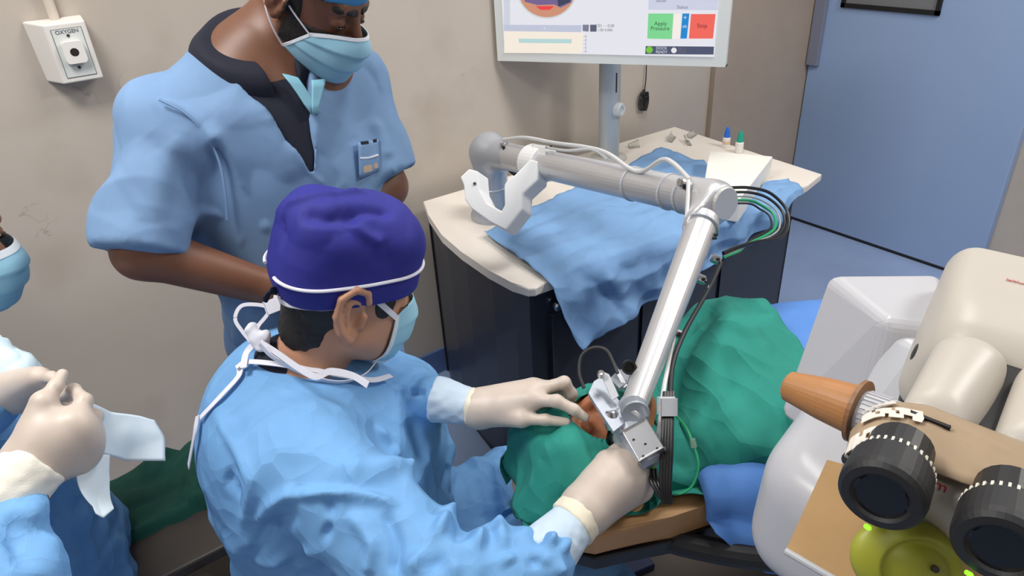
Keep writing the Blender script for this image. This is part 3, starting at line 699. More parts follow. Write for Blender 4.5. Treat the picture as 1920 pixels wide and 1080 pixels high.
for x, y, d in ((1195, 318, 1.66), (1262, 338, 1.53), (1290, 345, 1.47)):
    s = (Lk(x, y, 0)-J1)@u1; c0_ = J1+u1*s
    obj('cable_tie', lathe(c0_, u1, [(.0385, -.003), (.0412, -.003), (.0412, .003), (.0385, .003)], 28), M_WHITE, arm)
for x, y in ((945, 272), (1282, 342)):
    c = Lk(x, y, .05); cl = obj('tube_clip', lathe(c, RT+FW*.4, [(.008, -.012), (.010, -.008), (.010, .008), (.008, .012)], 12), M_CHROME, arm)
    obj('clip_screw', cyl(c-FW*.006+DN*.01, c-FW*.014+DN*.012, .005, 8), M_BLACK, cl)
# cables at the foot of the arm
for k, (dx, m) in enumerate(((0, M_BLACK), (5, M_BLACK), (9, M_GRNWIRE))):
    bd_ = (base-CAM)@FW; obj('base_cable', tube(cpx([(938+dx, 302, bd_-.14), (958+dx, 322, bd_-.14), (980+dx, 340, bd_-.13), (986+dx, 365, bd_-.10), (984+dx, 392, bd_-.05), (978+dx, 412, bd_-.03)]), .005, 8), m, arm)
obj('green_sleeve', cyl(A(989, 385, bd_-.07), A(984, 412, bd_-.03), .012, 12, .002), mat('green_sleeve', srgb(84, 150, 60), .5), arm)
# cables looping from the elbow over the box
for k, (oy, m, rr) in enumerate(((0, M_BLACK, .0034), (9, M_BLACK, .003), (17, mat('grey_cable', srgb(150, 160, 160), .4), .002), (24, M_GRNWIRE, .003), (30, M_BLACK, .0022))):
    w_ = k*8
    obj('loop_cable', tube(cpx([(1364, 352+oy, 1.44), (1405, 352+oy, 1.50), (1444-w_*.6, 362+oy, 1.52), (1474-w_, 392+oy*.4, 1.52), (1478-w_, 425, 1.50), (1462-w_, 446-k*2, 1.47), (1425-w_, 452+k*2, 1.43), (1385, 462+k*3, 1.40), (1356, 474+k*3, 1.37)]), rr, 8), m, arm)
# cable bundle below the wrist
for k in range(4):
    dx = (k-1.5)*5
    obj('bundle_cable', tube(cpx([(1254+dx, 735, 1.11), (1252+dx, 790, 1.08), (1250+dx*1.1, 850, 1.06), (1248+dx, 910, 1.05), (1252+dx*.7, 944, 1.05)]), .0035, 8), M_BLACK, arm)
for k in range(3): obj('bundle_cable', tube(cpx([(1216+k*7, 880, 1.08), (1222+k*6, 905, 1.06), (1238+k*4, 932, 1.05), (1250, 940, 1.05)]), .003, 8), M_BLACK, arm)
obj('bundle_clip', obox(A(1251, 762, 1.085), RT, FW, DN, .0125, .008, .012, .002), M_GREY, arm)
obj('green_connector', cyl(A(1221, 876, 1.085), A(1231, 900, 1.08), .0055, 12, .001, .003), mat('bright_green', srgb(120, 205, 60), .4), arm)
obj('green_fibre', tube(cpx([(1263, 775, 1.08), (1285, 800, 1.08), (1299, 830, 1.07), (1310, 872, 1.06), (1300, 908, 1.06), (1280, 924, 1.06), (1262, 926, 1.06)]), .0019, 6), M_GRNWIRE, arm)
obj('fibre_joint', cyl(A(1298, 822, 1.07), A(1302, 840, 1.068), .0045, 10, .001), M_CLEAR, arm)
obj('black_hose', tube(cpx([(1095, 728, 1.16), (1086, 700, 1.17), (1090, 668, 1.18), (1112, 652, 1.18), (1136, 656, 1.17), (1150, 680, 1.16), (1158, 700, 1.15)]), .0032, 8), M_RUBBER, arm)
obj('hose_end', lathe(A(1178, 688, 1.14), -FW, [(.012, 0), (.012, .01), (.008, .01), (.007, .002)], 18), M_BLACK, arm)
# white fork bracket clamped to the upper link
zp = [(10, 525), (100, 440), (185, 465), (200, 640), (270, 770), (410, 850), (440, 790), (436, 600), (470, 545), (540, 500), (690, 350), (775, 372), (760, 550), (640, 660), (612, 690), (612, 830), (450, 1035), (300, 960), (120, 830), (55, 740), (45, 600)]
P3 = np.array([A(860+x/5.14, 230+y/5.14, dlink(1012)-.06) for x, y in zp])
n_ = nrm(FW*.75+RT*.66+DN*.35); c_ = P3.mean(0)
bm = extr(list(P3), n_*.045); bmesh.ops.recalc_face_normals(bm, faces=bm.faces)
bmesh.ops.bevel(bm, geom=[e for e in bm.edges], offset=.004, segments=2, profile=.5, affect='EDGES')
hk = thing('fork_bracket', 'white plastic fork bracket clamped around the upper link of the robotic arm', 'bracket', P3[16])
obj('fork', bm, M_WHITE2, hk)
cc = J1+u1*((Lk(1012, 292, 0)-J1)@u1)
obj('clamp_ring', lathe(cc, u1, [(.040, -.036), (.049, -.036), (.051, -.033), (.051, .03), (.049, .034), (.040, .034)], 32), M_WHITE2, hk)
obj('clamp_lug', obox(cc-FW*.035-DN*.02, u1, FW, DN, .03, .02, .02, .004), M_WHITE2, hk)
for x, y in ((890, 344), (1033, 275)): obj('screw', cyl(Lk(1012, 292, .05)*0+A(x, y, dlink(1012)-.055), A(x, y, dlink(1012)-.064), .004, 10), M_DARK, hk)

# ================================================================== patient, bed and drapes
EYE = A(1112, 795, 1.14)
CH = A(1330, 690, 1.42)
ub = nrm(V3(.89, -.45, 0)); vb = V3(-ub[1], ub[0], 0)       # along the body; across, away from the camera
def Q(s, t, z): return V3(EYE[0], EYE[1], 0)+ub*s+vb*t+V3(0, 0, z)
bed = thing('patient_bed', 'tan padded operating bed on a dark base under the draped patient', 'bed', Q(.6, .1, 0))
def qprism(pts, z0, z1, bev=.01): return prism([Q(s, t, 0)[:2] for s, t in pts], z0, z1, bev, 3)
obj('headrest_pad', qprism([(-.10, .16), (-.135, .05), (-.13, -.05), (-.085, -.098), (-.03, -.122), (.10, -.112), (.2, -.095), (.33, -.09), (.33, .3), (.1, .26)], .765, .815, .010), M_TAN, bed)
obj('headrest_plate', qprism([(-.09, .15), (-.125, .05), (-.12, -.045), (-.08, -.095), (-.03, -.124), (.10, -.118), (.2, -.1), (.32, -.09), (.32, .28), (.1, .25)], .735, .764, .004), M_BLACK, bed)
obj('mattress', qprism([(.335, -.12), (1.75, -.12), (1.75, .37), (.335, .37)], .72, .80, .02), M_BLACK, bed)
obj('side_rail', tube([Q(.085, -.088, .748), Q(.13, -.115, .745), Q(.22, -.155, .742), Q(.34, -.185, .738), Q(.6, -.2, .735), Q(1.5, -.2, .73)], .021, 12), M_RUBBER, bed)
obj('frame', qprism([(.16, -.06), (1.7, -.1), (1.7, .34), (.16, .30)], .64, .72, .005), M_DARK, bed)
obj('pedestal', qprism([(.6, 0), (1.0, 0), (1.0, .26), (.6, .26)], .06, .64, .01), M_DARK, bed)
obj('base_plate', qprism([(.10, -.1), (1.3, -.1), (1.3, .60), (.10, .60)], 0, .05, .01), mat('base_brown', srgb(84, 74, 66), .5, var=.15, vscale=5), bed)
obj('foot_pad', qprism([(.13, .56), (.2, .34), (.28, .36), (.24, .58)], .05, .075, .006), mat('footpad_blue', srgb(42, 54, 92), .5), bed)

def head_fn(fat=0, es=1.0, ex=0, ey=0):
    it = [(ell((0, -.012, .035), (.076, .098, .086)), 0), (ell((0, .028, -.035), (.062+fat, .062, .078)), .03),
          (cap((.05, .0, -.055), (.012, .072, -.1), .022, .02), .03), (cap((-.05, .0, -.055), (-.012, .072, -.1), .022, .02), .03),
          (cap((-.034, .078, .026), (.034, .078, .026), .011), .018),
          (cap((0, .088, .012), (0, .108, -.028), .008, .0125), .012), (cap((-.010, .096, -.032), (.010, .096, -.032), .009), .008),
          (cap((-.014, .086, -.06), (.014, .086, -.06), .010), .012),
          (ell((.032, .097, .004), (.016, .014, .010)), .012, '-'), (ell((-.032, .097, .004), (.016, .014, .010)), .012, '-'),
          (ell((.032, .0775, .003), (.0135, .0125, .0115)), .003), (ell((-.032, .0775, .003), (.0135, .0125, .0115)), .003)]
    for s in (1, -1):
        e = lambda y, z, x=.082: (s*(x+ex), -.01+ey+(y+.01)*es, z*es)
        ring = [(.008, .022), (.004, .034), (-.012, .040), (-.027, .028), (-.029, .006), (-.020, -.014), (-.008, -.027)]
        it.append((ell((s*(.078+ex), -.011+ey, .004), (.0065+ex*.5, .018*es, .03*es)), .006))
        it.append((ell((s*(.087+ex), -.006+ey, .004), (.010, .0115*es, .018*es)), .004, '-'))
        for k, (p, q) in enumerate(zip(ring, ring[1:])):
            it.append((cap(e(p[0], p[1], .082+.006*(k > 1)), e(q[0], q[1], .082+.006*(k > 0)-.004*(k > 4)), .0042*es, .0045*es), .003))
        it.append((cap(e(-.006, -.026, .081), e(.0, -.020, .079), .0075, .005), .005))
        it.append((cap(e(.006, .004, .083), e(.005, -.010, .082), .005, .004), .004))
        it.append((cap(e(-.016, .020, .084), e(-.013, -.012, .083), .0035), .003))
    return U(*it)
HEAD = head_fn()
SKIN_P = mat('skin_patient', srgb(176, 112, 76), .5, sub=.15, var=.06, vscale=30)
# head lies face up: face forward = +z tilted, crown towards the surgeon
RH = np.stack([-vb, nrm(V3(0, 0, 1)*.98-ub*.1), np.zeros(3)], 1); RH[:, 2] = np.cross(RH[:, 0], RH[:, 1])
if RH[:, 2]@ub > 0: RH[:, 0] *= -1; RH[:, 2] *= -1
HC = EYE+V3(0, 0, -.082)-RH[:, 0]*(.032)*1-V3(0, 0, 0)
hfn = local(HEAD, HC, RH)
zl = lambda s, t, z: Q(s, t, z)
pb = U((hfn, 0), (cap(HC+ub*.06-V3(0, 0, .03), HC+ub*.2+vb*.06-V3(0, 0, .03), .048, .048), .03), (ell(HC+ub*.36+vb*.13-V3(0, 0, .015), (.16, .14, .05), np.stack([ub, vb, V3(0, 0, 1)], 1)), .08), (ell(HC+ub*.7+vb*.13-V3(0, 0, .03), (.25, .15, .045), np.stack([ub, vb, V3(0, 0, 1)], 1)), .08),
       (cap(HC+ub*.95+vb*.2-V3(0, 0, .04), HC+ub*1.35+vb*.21-V3(0, 0, .04), .04, .035), .05), (cap(HC+ub*.95+vb*.05-V3(0, 0, .04), HC+ub*1.35+vb*.05-V3(0, 0, .04), .04, .035), .05),
       (cap(HC+ub*.28+vb*.25-V3(0, 0, .04), HC+ub*.8+vb*.27-V3(0, 0, .04), .03, .025), .04), (cap(HC+ub*.28+vb*.02-V3(0, 0, .04), HC+ub*.8+vb*.0-V3(0, 0, .04), .03, .025), .04))
pat = tag(obj('person', sdf_mesh(pb, HC-V3(.25, .3, .18), HC+V3(1.6, .75, .2), .006), SKIN_P, smooth=True), 'patient lying on the bed covered by drapes, only skin around one eye showing', 'person')

def drape(name, lab, m, s0, s1, prof, hws, hwn, near, far, ns, hole=None, lift=0, seed=1, amp=.012, sq=.55, endw=0):
    S = np.linspace(s0, s1, ns); nt = 90; G = np.zeros((ns, nt, 3))
    ps, pz = zip(*prof); hs, hw = zip(*hws); hns, hnw = zip(*hwn)
    for i, s in enumerate(S):
        z = np.interp(s, ps, pz); hf = np.interp(s, hs, hw); hn = np.interp(s, hns, hnw); nr = np.interp(s, *zip(*near)); fa = np.interp(s, *zip(*far))
        zb = .815+lift
        for j in range(nt):
            f = j/(nt-1)*2-1; L = .62; h = hn if f < 0 else hf; tc = np.interp(s, (-.1, .08, .2, .35), (0, .01, .09, .14))
            if abs(f) < L:
                a = f/L*math.pi/2; t = tc+h*math.sin(a); zz = zb+(z-zb)*max(0, math.cos(a))**sq
            else:
                k = (abs(f)-L)/(1-L); t = tc+math.copysign(h+.012*min(1, k*4)+.02*k, f); zz = zb-(zb-(nr if f < 0 else fa))*k
            G[i, j] = Q(s, t, zz+lift)
    fl = G.reshape(-1, 3).astype(np.float32); du = np.gradient(G, axis=0); dv = np.gradient(G, axis=1); n = np.cross(du, dv); n /= np.linalg.norm(n, axis=2)[..., None]+1e-9
    n = n.reshape(-1, 3); n[(n[:, 2] < -.2)] *= -1
    w_ = billow(fl, 9, seed)*amp+np.abs(vnoise(fl@np.array([[6, 2, 1], [-14, 3, 2], [2, 2, 4]], np.float32), seed+3))*amp*1.3+np.abs(vnoise(fl*26, seed+5))*amp*.35
    w_ = np.maximum(w_*.7+crumple(fl, 90, .07, .16, seed+2)+(worley(fl, 9, seed)+.15)*amp*2.0, -.002)
    G = (fl+n*w_[:, None]).reshape(ns, nt, 3).astype(float); keep = None
    if hole is not None:
        q = G-np.array([EYE[0], EYE[1], 0]); s_ = q@ub-.006; t_ = q@vb-.004; rr = np.sqrt((s_/.045)**2+(t_/.042)**2)+1e-9
        near_ = (np.abs(rr-1) < .11); k_ = np.where(near_, 1/rr, 1)-1      # hem of the opening
        G = G+(s_*k_)[..., None]*ub+(t_*k_)[..., None]*vb
        c = (G[:-1, :-1]+G[1:, 1:]+G[1:, :-1]+G[:-1, 1:])/4; keep = ~hole(c)
    return tag(obj(name, gridmesh(G, .0012, keep), m, smooth=True), *lab)
pz = [(-.135, .81), (-.12, .86), (-.095, .915), (-.05, .95), (0, .952), (.05, .945), (.10, .89), (.16, .88), (.24, .93), (.33, .965), (.45, .94), (.6, .90), (.9, .88), (1.5, .86)]
hw = [(-.135, .07), (-.11, .095), (-.05, .115), (.05, .125), (.10, .15), (.2, .19), (.35, .21), (1.5, .21)]
def hole(c):
    q = (c-np.array([EYE[0], EYE[1], 0])); s = q@ub; t = q@vb
    return ((s-.006)/.045)**2+((t-.004)/.042)**2 < 1
drape('surgical_drape', ('crumpled green cloth drape over the patient with an opening at one eye', 'drape'), M_GREEN, -.135, .43, pz, hw, [(-.135, .07), (-.11, .09), (-.05, .10), (-.02, .085), (.04, .075), (.10, .085), (.16, .13), (.2, .15), (.35, .225), (.6, .225)], [(-.17, .79), (.1, .825), (.3, .80), (.6, .80)], [(-.17, .72), (.6, .74)], 130, hole, seed=11, amp=.015)
pz2 = [(.16, .87), (.24, .90), (.4, .91), (.6, .90), (.9, .88), (1.5, .86)]
drape('body_drape', ('smooth bright blue drape covering the patient body below the green one', 'drape'), M_SHEET2, .16, 1.5, pz2, [(.16, .20), (.3, .25), (.5, .27), (1.5, .27)], [(.16, .17), (.25, .24), (.4, .27), (1.5, .28)], [(.16, .80), (.22, .74), (.3, .70), (.6, .62), (1.5, .6)], [(.16, .74), (.6, .6), (1.5, .6)], 110, None, lift=-.014, seed=21, amp=.006)

# ================================================================== laser workstation with microscope (right foreground)
OC = (A(1660, 920, .47)+A(1884, 1020, .43))/2
ms = nrm((A(1884, 1020, .43)-A(1660, 920, .47))*[1, 1, 0]); mf = V3(-ms[1], ms[0], 0)     # right, forward
RM = np.stack([ms, mf, V3(0, 0, 1)], 1); O2 = V3(OC[0], OC[1], 0)
def K(s, f, z): return O2+ms*s+mf*f+V3(0, 0, z)
def lsd(fn): return local(fn, O2, RM)
lw = thing('laser_workstation', 'white laser workstation arm carrying a beige binocular microscope in the right foreground', 'laser', K(.3, 1.1, 0))
def kprism(bot, top, z0, z1, bev): return hexa([K(*p, z0) for p in bot]+[K(*p, z1) for p in top], bev, 4)
lo_ = lsd(U((rbox((.06, .43, 1.02), (.26, .245, .082), .05), 0), (ell((.03, .33, 1.20), (.11, .15, .115)), .03, '-'), (half((-.185, .235, 1.1), nrm(V3(-.6, -1, .2))), .05, '&')))
obj('lower_housing', sdf_mesh(lo_, K(.06, .43, 1.02)-.4, K(.06, .43, 1.02)+.4, .006), M_WHITE, lw, smooth=True)
obj('upper_housing', kprism([(-.235, .40), (-.12, .355), (-.02, .40), (-.10, .60)], [(-.229, .492), (-.133, .413), (-.06, .44), (-.108, .58)], 1.03, 1.222, .014), M_WHITE, lw)
obj('step_panel', kprism([(-.14, .33), (-.06, .31), (-.02, .42), (-.12, .44)], [(-.128, .425), (-.085, .40), (-.05, .44), (-.115, .46)], 1.06, 1.205, .01), mat('panel_white', srgb(205, 207, 212), .3), lw)
obj('lower_skirt', sdf_mesh(lsd(U((rbox((.06, .435, .965), (.25, .235, .035), .02), 0), (half((-.188, .238, .97), nrm(V3(-.6, -1, .0))), .05, '&'))), K(.06, .43, .96)-.4, K(.06, .43, .96)+.4, .008), M_GREY, lw, smooth=True)
obj('column', obox(K(.55, .45, .55), ms, mf, V3(0, 0, 1), .2, .2, .55, .02), M_WHITE, lw)
obj('column_base', obox(K(.60, .45, .05), ms, mf, V3(0, 0, 1), .28, .3, .05, .02), M_GREY, lw)

# microscope (carried by the workstation, a thing of its own)
mic = thing('binocular_microscope', 'beige binocular microscope with two black eyepieces on top of the laser arm', 'microscope', K(0, .4, 1.1))
hd = lsd(U((rbox((.022, .435, 1.228), (.122, .115, .066), .035), 0), (half((.0, .335, 1.285), nrm(V3(0, -.7, 1))), .03, '&'), (half((-.092, .42, 1.26), nrm(V3(-1, -.25, .35))), .03, '&')))
obj('head_cover', sdf_mesh(hd, K(.02, .43, 1.23)-.19, K(.02, .43, 1.23)+.19, .004), M_BEIGE, mic, smooth=True)
gk = lsd(U((rbox((.03, .44, 1.18), (.118, .108, .07), .03), 0)))
obj('head_gasket', sdf_mesh(gk, K(.02, .44, 1.19)-.19, K(.02, .44, 1.19)+.19, .005), M_BLACK, mic, smooth=True)
for s in (-1, 1):
    c = (s*.036+.006, .225, 1.268)
    lb = lsd(U((cap((c[0], .285, 1.262), (c[0]-.006, .19, 1.262), .038, .030), 0), (half((c[0], .172, 1.275), nrm(V3(0, -.8, .7))), .012, '&'), (rbox((c[0], .235, 1.262), (.033, .12, .04), .02), .008, '&')))
    obj('tube_cover', sdf_mesh(lb, K(*c)-.12, K(*c)+.12, .0035), M_BEIGE, mic, smooth=True)
obj('tube_bridge', sdf_mesh(lsd(U((rbox((.006, .21, 1.235), (.07, .13, .03), .02), 0))), K(0, .21, 1.235)-.16, K(0, .21, 1.235)+.16, .005), M_BLACK, mic, smooth=True)
np_ = lsd(U((rbox((.002, .075, 1.30), (.034, .05, .028), .016), 0)))
fp = obj('nose_plate', sdf_mesh(np_, K(0, .075, 1.3)-.08, K(0, .075, 1.3)+.08, .003), M_BEIGE, mic, smooth=True)
M_RED = mat('red_ink', srgb(190, 50, 55), .5)
pt = trace(np_, 1752, 908); pn = grad(np_, pt[None].astype(np.float32), .004)[0]
tx = nrm(ms-pn*(ms@pn)); text('red_lettering', 'ixm', .011, M_RED, pt+pn*.0008, tx, np.cross(pn, tx), fp, .0002)
pt = trace(hd, 1908, 530)
if pt is not None:
    pn = grad(hd, pt[None].astype(np.float32), .004)[0]; tx = nrm(-(ms*.95)-pn*(-(ms*.95)@pn)); tx = -tx
    text('red_lettering', 'ixitium', .008, M_RED, pt+pn*.0008, tx, np.cross(pn, tx), mic, .0002)
for (x, y, d, nm) in ((1650, 934, .445, 0), (1874, 1032, .415, 1)):
    c = A(x, y, d); ax = nrm(mf*1.0-V3(0, 0, 1)*.05-ms*.05); back = -ax     # eyepiece looks back and up at the user
    e = obj('eyepiece', lathe(c, ax, [(.0155, .012), (.0165, .0015), (.0185, -.0005), (.0235, .0), (.0262, .003), (.0268, .008), (.0262, .030), (.0245, .034), (.020, .036), (.020, .045)], 40), M_RUBBER, mic, smooth=False)
    obj('lens', lathe(c, ax, [(.0158, .006), (.0158, .009), (.0158, .02)], 32), M_GLOSSBLK, e)
    obj('inner_ring', lathe(c, ax, [(.0150, .0025), (.0172, .001), (.0190, .0008), (.0172, .0045), (.0150, .006)], 40), M_GLOSSBLK, e)
    x_, y_, z_ = frame_from(ax)
    bm = bmesh.new()
    for k in range(36):
        a = 2*math.pi*k/36; q = c+ax*.0315+(x_*math.cos(a)+y_*math.sin(a))*.0256
        rr = (x_*math.cos(a)+y_*math.sin(a)); g = obox(q, ax, rr, np.cross(ax, rr), .0022, .0006, .0008); me = bpy.data.meshes.new('t'); g.to_mesh(me); g.free(); bm.from_mesh(me); bpy.data.meshes.remove(me)
    obj('scale_ticks', bm, mat('tick_white', srgb(225, 220, 205), .5), e, kind='stuff')
    obj('sleeve', cyl(c+ax*.036, c+ax*.06, .021, 24), M_BLACK, e)
# brown smoked visor over the tubes
def smoked(name, c, a):
    m = mat(name, c, .35, var=.08, vscale=20); b = m.node_tree.nodes['Principled BSDF']; b.inputs['Transmission Weight'].default_value = a; b.inputs['IOR'].default_value = 1.05; return m
M_VIS = smoked('smoked_plastic', srgb(176, 154, 128), .12)
tp = lin([A(*p) for p in ((1598, 812, .545), (1632, 776, .56), (1680, 757, .57), (1740, 764, .565), (1810, 792, .555), (1930, 838, .53), (2010, 872, .515))], 44)
bt_ = lin([A(*p) for p in ((1578, 900, .50), (1598, 862, .497), (1640, 846, .49), (1720, 874, .478), (1800, 905, .468), (1920, 946, .452), (2010, 985, .44))], 44)
G = np.zeros((44, 14, 3))
for j in range(14):
    t = j/13; G[:, j] = tp*(1-t)+bt_*t+np.outer(np.ones(44), V3(0, 0, 1)*.012*math.sin(math.pi*t))
vis = obj('visor', gridmesh(G, .002), M_VIS, mic, smooth=True)
def onvis(u, v): i = u*43; j = v*13; i0, j0 = int(min(i, 42)), int(min(j, 12)); a, b = i-i0, j-j0; return (G[i0, j0]*(1-a)+G[i0+1, j0]*a)*(1-b)+(G[i0, j0+1]*(1-a)+G[i0+1, j0+1]*a)*b
def tape(u0, u1, v0, v1, cuts, name='torn_tape'):
    n = 16; g = np.zeros((n, 4, 3)); rr = random.Random(int(v0*100))
    for i in range(n):
        for j in range(4):
            u = u0+(u1-u0)*i/(n-1)+(rr.random()*.012 if i in (0, n-1) else 0); v = v0+(v1-v0)*j/3+.35*(u-u0)*.0
            q = onvis(u, v); q2 = onvis(u+.01, v); q3 = onvis(u, min(1, v+.02)); nn_ = np.cross(q2-q, q3-q); nn_ = nrm(nn_); nn_ = nn_ if nn_[2] > 0 else -nn_; g[i, j] = q+nn_*.0045
    keep = np.ones((n-1, 3), bool)
    for i, j in cuts: keep[i, j] = False
    return obj(name, gridmesh(g, .0004, keep), mat('tape_white', srgb(226, 218, 208), .5), vis)
tape(.12, .30, .14, .30, [(4, 1), (5, 1), (9, 1), (10, 1), (2, 2), (12, 0)])
tape(.13, .40, .42, .60, [(3, 0), (4, 1), (8, 0), (9, 1), (6, 2), (11, 2), (12, 2)])
tape(.08, .37, .74, .93, [(5, 1), (8, 1), (9, 1), (11, 1), (3, 0), (13, 2)])
obj('visor_slot', obox(onvis(.44, .5)+V3(0, 0, .003), nrm(onvis(.5, .5)-onvis(.4, .46)), nrm(onvis(.44, .7)-onvis(.44, .3)), V3(0, 0, 1), .013, .0018, .0014, .0006), M_BLACK, vis)
cl_ = A(1590, 860, .505); obj('visor_pin', lathe(cl_, -FW, [(.005, 0), (.005, .004), (.003, .006)], 12), M_BLACK, vis)
# side handle: brown rubber cone with flange on a ribbed white collar
k0, k1, k2 = A(1474, 722, .715), A(1606, 770, .665), A(1690, 800, .62)
hx = nrm(k1-k0); Lh = np.linalg.norm(k1-k0)
M_CONE = mat('brown_rubber', srgb(176, 122, 72), .5, var=.06, vscale=30)
hdl = obj('side_knob', lathe(k0, hx, [(.012, 0), (.0155, .003), (.0215, Lh*.55), (.0245, Lh*.98)], 32), M_CONE, mic, smooth=False)
obj('flange', lathe(k1, hx, [(.0245, -.001), (.031, .0), (.031, .004), (.024, .005)], 32), mat('brown_dark', srgb(140, 98, 62), .5), hdl)
obj('ribbed_collar', lathe(k1+hx*.005, hx, [(.022, 0), (.022, np.linalg.norm(k2-k1))], 24), M_WHITE, hdl)
x_, y_, z_ = frame_from(hx); bm = bmesh.new()
for k in range(30):
    a = 2*math.pi*k/30; rr = x_*math.cos(a)+y_*math.sin(a); g = obox(k1+hx*.018+rr*.0222, hx, rr, np.cross(hx, rr), .010, .0012, .0011); me = bpy.data.meshes.new('t'); g.to_mesh(me); g.free(); bm.from_mesh(me); bpy.data.meshes.remove(me)
obj('collar_ribs', bm, M_WHITE, hdl, kind='stuff')
# tan splash plate, yellow holder and indicator lamps below the eyepieces
pp = [A(1550, 852, .60), A(1700, 900, .57), A(1960, 985, .53), A(1990, 1150, .47), A(1620, 1120, .53), A(1474, 1040, .575)]
pp = np.array(pp); c = pp.mean(0); uu, ss, vv = np.linalg.svd(pp-c); n_ = vv[2]; n_ = n_ if n_[2] < 0 else -n_; pp = pp-np.outer((pp-c)@n_, n_)
pl_ = obj('splash_plate', extr(list(pp), n_*.003), smoked('tan_plastic', srgb(186, 152, 110), .15), mic)
e0, e1 = pp[5], pp[4]
obj('plate_edge', tube([e0, e1], .0028, 8, 0), M_GREY, pl_)
M_YEL = mat('yellow_green_plastic', srgb(158, 160, 50), .45)
yc = A(1700, 1052, .485); r0 = nrm(np.cross(n_, RT)); r1 = np.cross(r0, n_)
yl = obj('yellow_holder', sdf_mesh(U((ell(yc, (.040, .030, .014), np.stack([nrm(RT+DN*.25), nrm(DN-RT*.25), FW], 1)), 0), (ell(yc-FW*.012+RT*.006+DN*.004, (.030, .023, .012), np.stack([nrm(RT+DN*.25), nrm(DN-RT*.25), FW], 1)), .002, '-'), (ell(yc+RT*.004+DN*.004+FW*.001, (.028, .021, .011), np.stack([nrm(RT+DN*.3), nrm(DN-RT*.3), FW], 1)), .001)), yc-.06, yc+.06, .0015), M_YEL, mic, smooth=True)
obj('holder_screw', cyl(yc+RT*.013+DN*.001-FW*.010, yc+RT*.013+DN*.001-FW*.0125, .0025, 10), M_DARK, yl)
for x, y, d in ((1629, 990, .46), (1820, 1078, .43)): 
    c = A(x, y, d); lm = obj('indicator_lamp', lathe(c, -FW, [(.0015, -.004), (.0017, 0), (.001, .0015)], 10), mat('green_led', srgb(110, 255, 30), .3, emit=2.5), mic)
# ================================================================== people
rth = nrm(RT*[1, 1, 0]); fwh = nrm(FW*[1, 1, 0]); UPZ = V3(0, 0, 1)
def pitch(f, deg): a = math.radians(deg); return nrm(np.asarray(f)*math.cos(a)-UPZ*math.sin(a))
M_GOWN = mat('gown_blue', srgb(112, 165, 216), .78, var=.04, vscale=18, bump=.35, bscale=420, dist=.0006)
M_SCRUB = mat('scrub_blue', srgb(114, 146, 184), .82, var=.05, vscale=14, bump=.3, bscale=600, dist=.0006)
crease(M_GOWN, 9, 21, .026, .6); crease(M_SCRUB, 5, 11, .012, .4, (1, 1, .5), 1.3)
M_CAPB = mat('cap_royal_blue', srgb(34, 36, 132), .75, var=.06, vscale=20, bump=.2, bscale=700, dist=.0004)
M_PIPE = mat('white_cotton', srgb(226, 226, 236), .8)
M_GLOVE = mat('latex_glove', srgb(198, 184, 172), .45, sub=.1, var=.04, vscale=25, bump=.12, bscale=120, dist=.0006)
M_CUFF = mat('knit_cuff', srgb(228, 224, 212), .85, bump=.5, bscale=500, dist=.0008)
M_KNIT = mat('knit_pale_blue', srgb(192, 210, 226), .85, bump=.5, bscale=500, dist=.0008)
M_CUFFC = mat('cream_cuff', srgb(226, 218, 196), .6)
M_MASK = mat('mask_blue', srgb(150, 200, 222), .8, var=.04, vscale=30)
M_FLAP = mat('flap_cyan', srgb(128, 182, 202), .8)
M_MASKW = mat('mask_white', srgb(224, 230, 236), .8)
M_HAIR = mat('black_hair', srgb(26, 22, 20), .6, bump=.6, bscale=240, dist=.002)
M_NAVYC = mat('navy_cotton', srgb(20, 24, 42), .85)
M_SKIN1 = mat('skin_surgeon', srgb(190, 140, 112), .5, sub=.12, var=.06, vscale=22)
M_SKIN2 = mat('skin_dark', srgb(116, 76, 55), .48, sub=.1, var=.08, vscale=20)
M_SKIN3 = mat('skin_nurse', srgb(140, 100, 78), .5, sub=.1)
M_EYE = mat('eye_dark', srgb(40, 28, 24), .2)
def bounds(*pts, m=.1): P_ = np.array(pts); return P_.min(0)-m, P_.max(0)+m
FACE = U((ell((0, -.012, .035), (.076, .098, .086)), 0), (ell((0, .03, -.035), (.064, .066, .078)), .03), (cap((.05, .0, -.055), (.012, .072, -.1), .022, .02), .03), (cap((-.05, .0, -.055), (-.012, .072, -.1), .022, .02), .03),
         (cap((0, .088, .005), (0, .100, -.028), .010, .016), .05), (cap((-.012, .082, -.06), (.012, .082, -.06), .016), .04))
def radial(fn, c0, dirs, start=.25):
    out = []
    for c, d in zip(c0, dirs):
        d = nrm(d); t = start
        for _ in range(60):
            v = float(fn((c+d*t)[None].astype(np.float32))[0]); t -= v*.9
            if abs(v) < 2e-4: break
        out.append(c+d*t)
    return np.array(out)
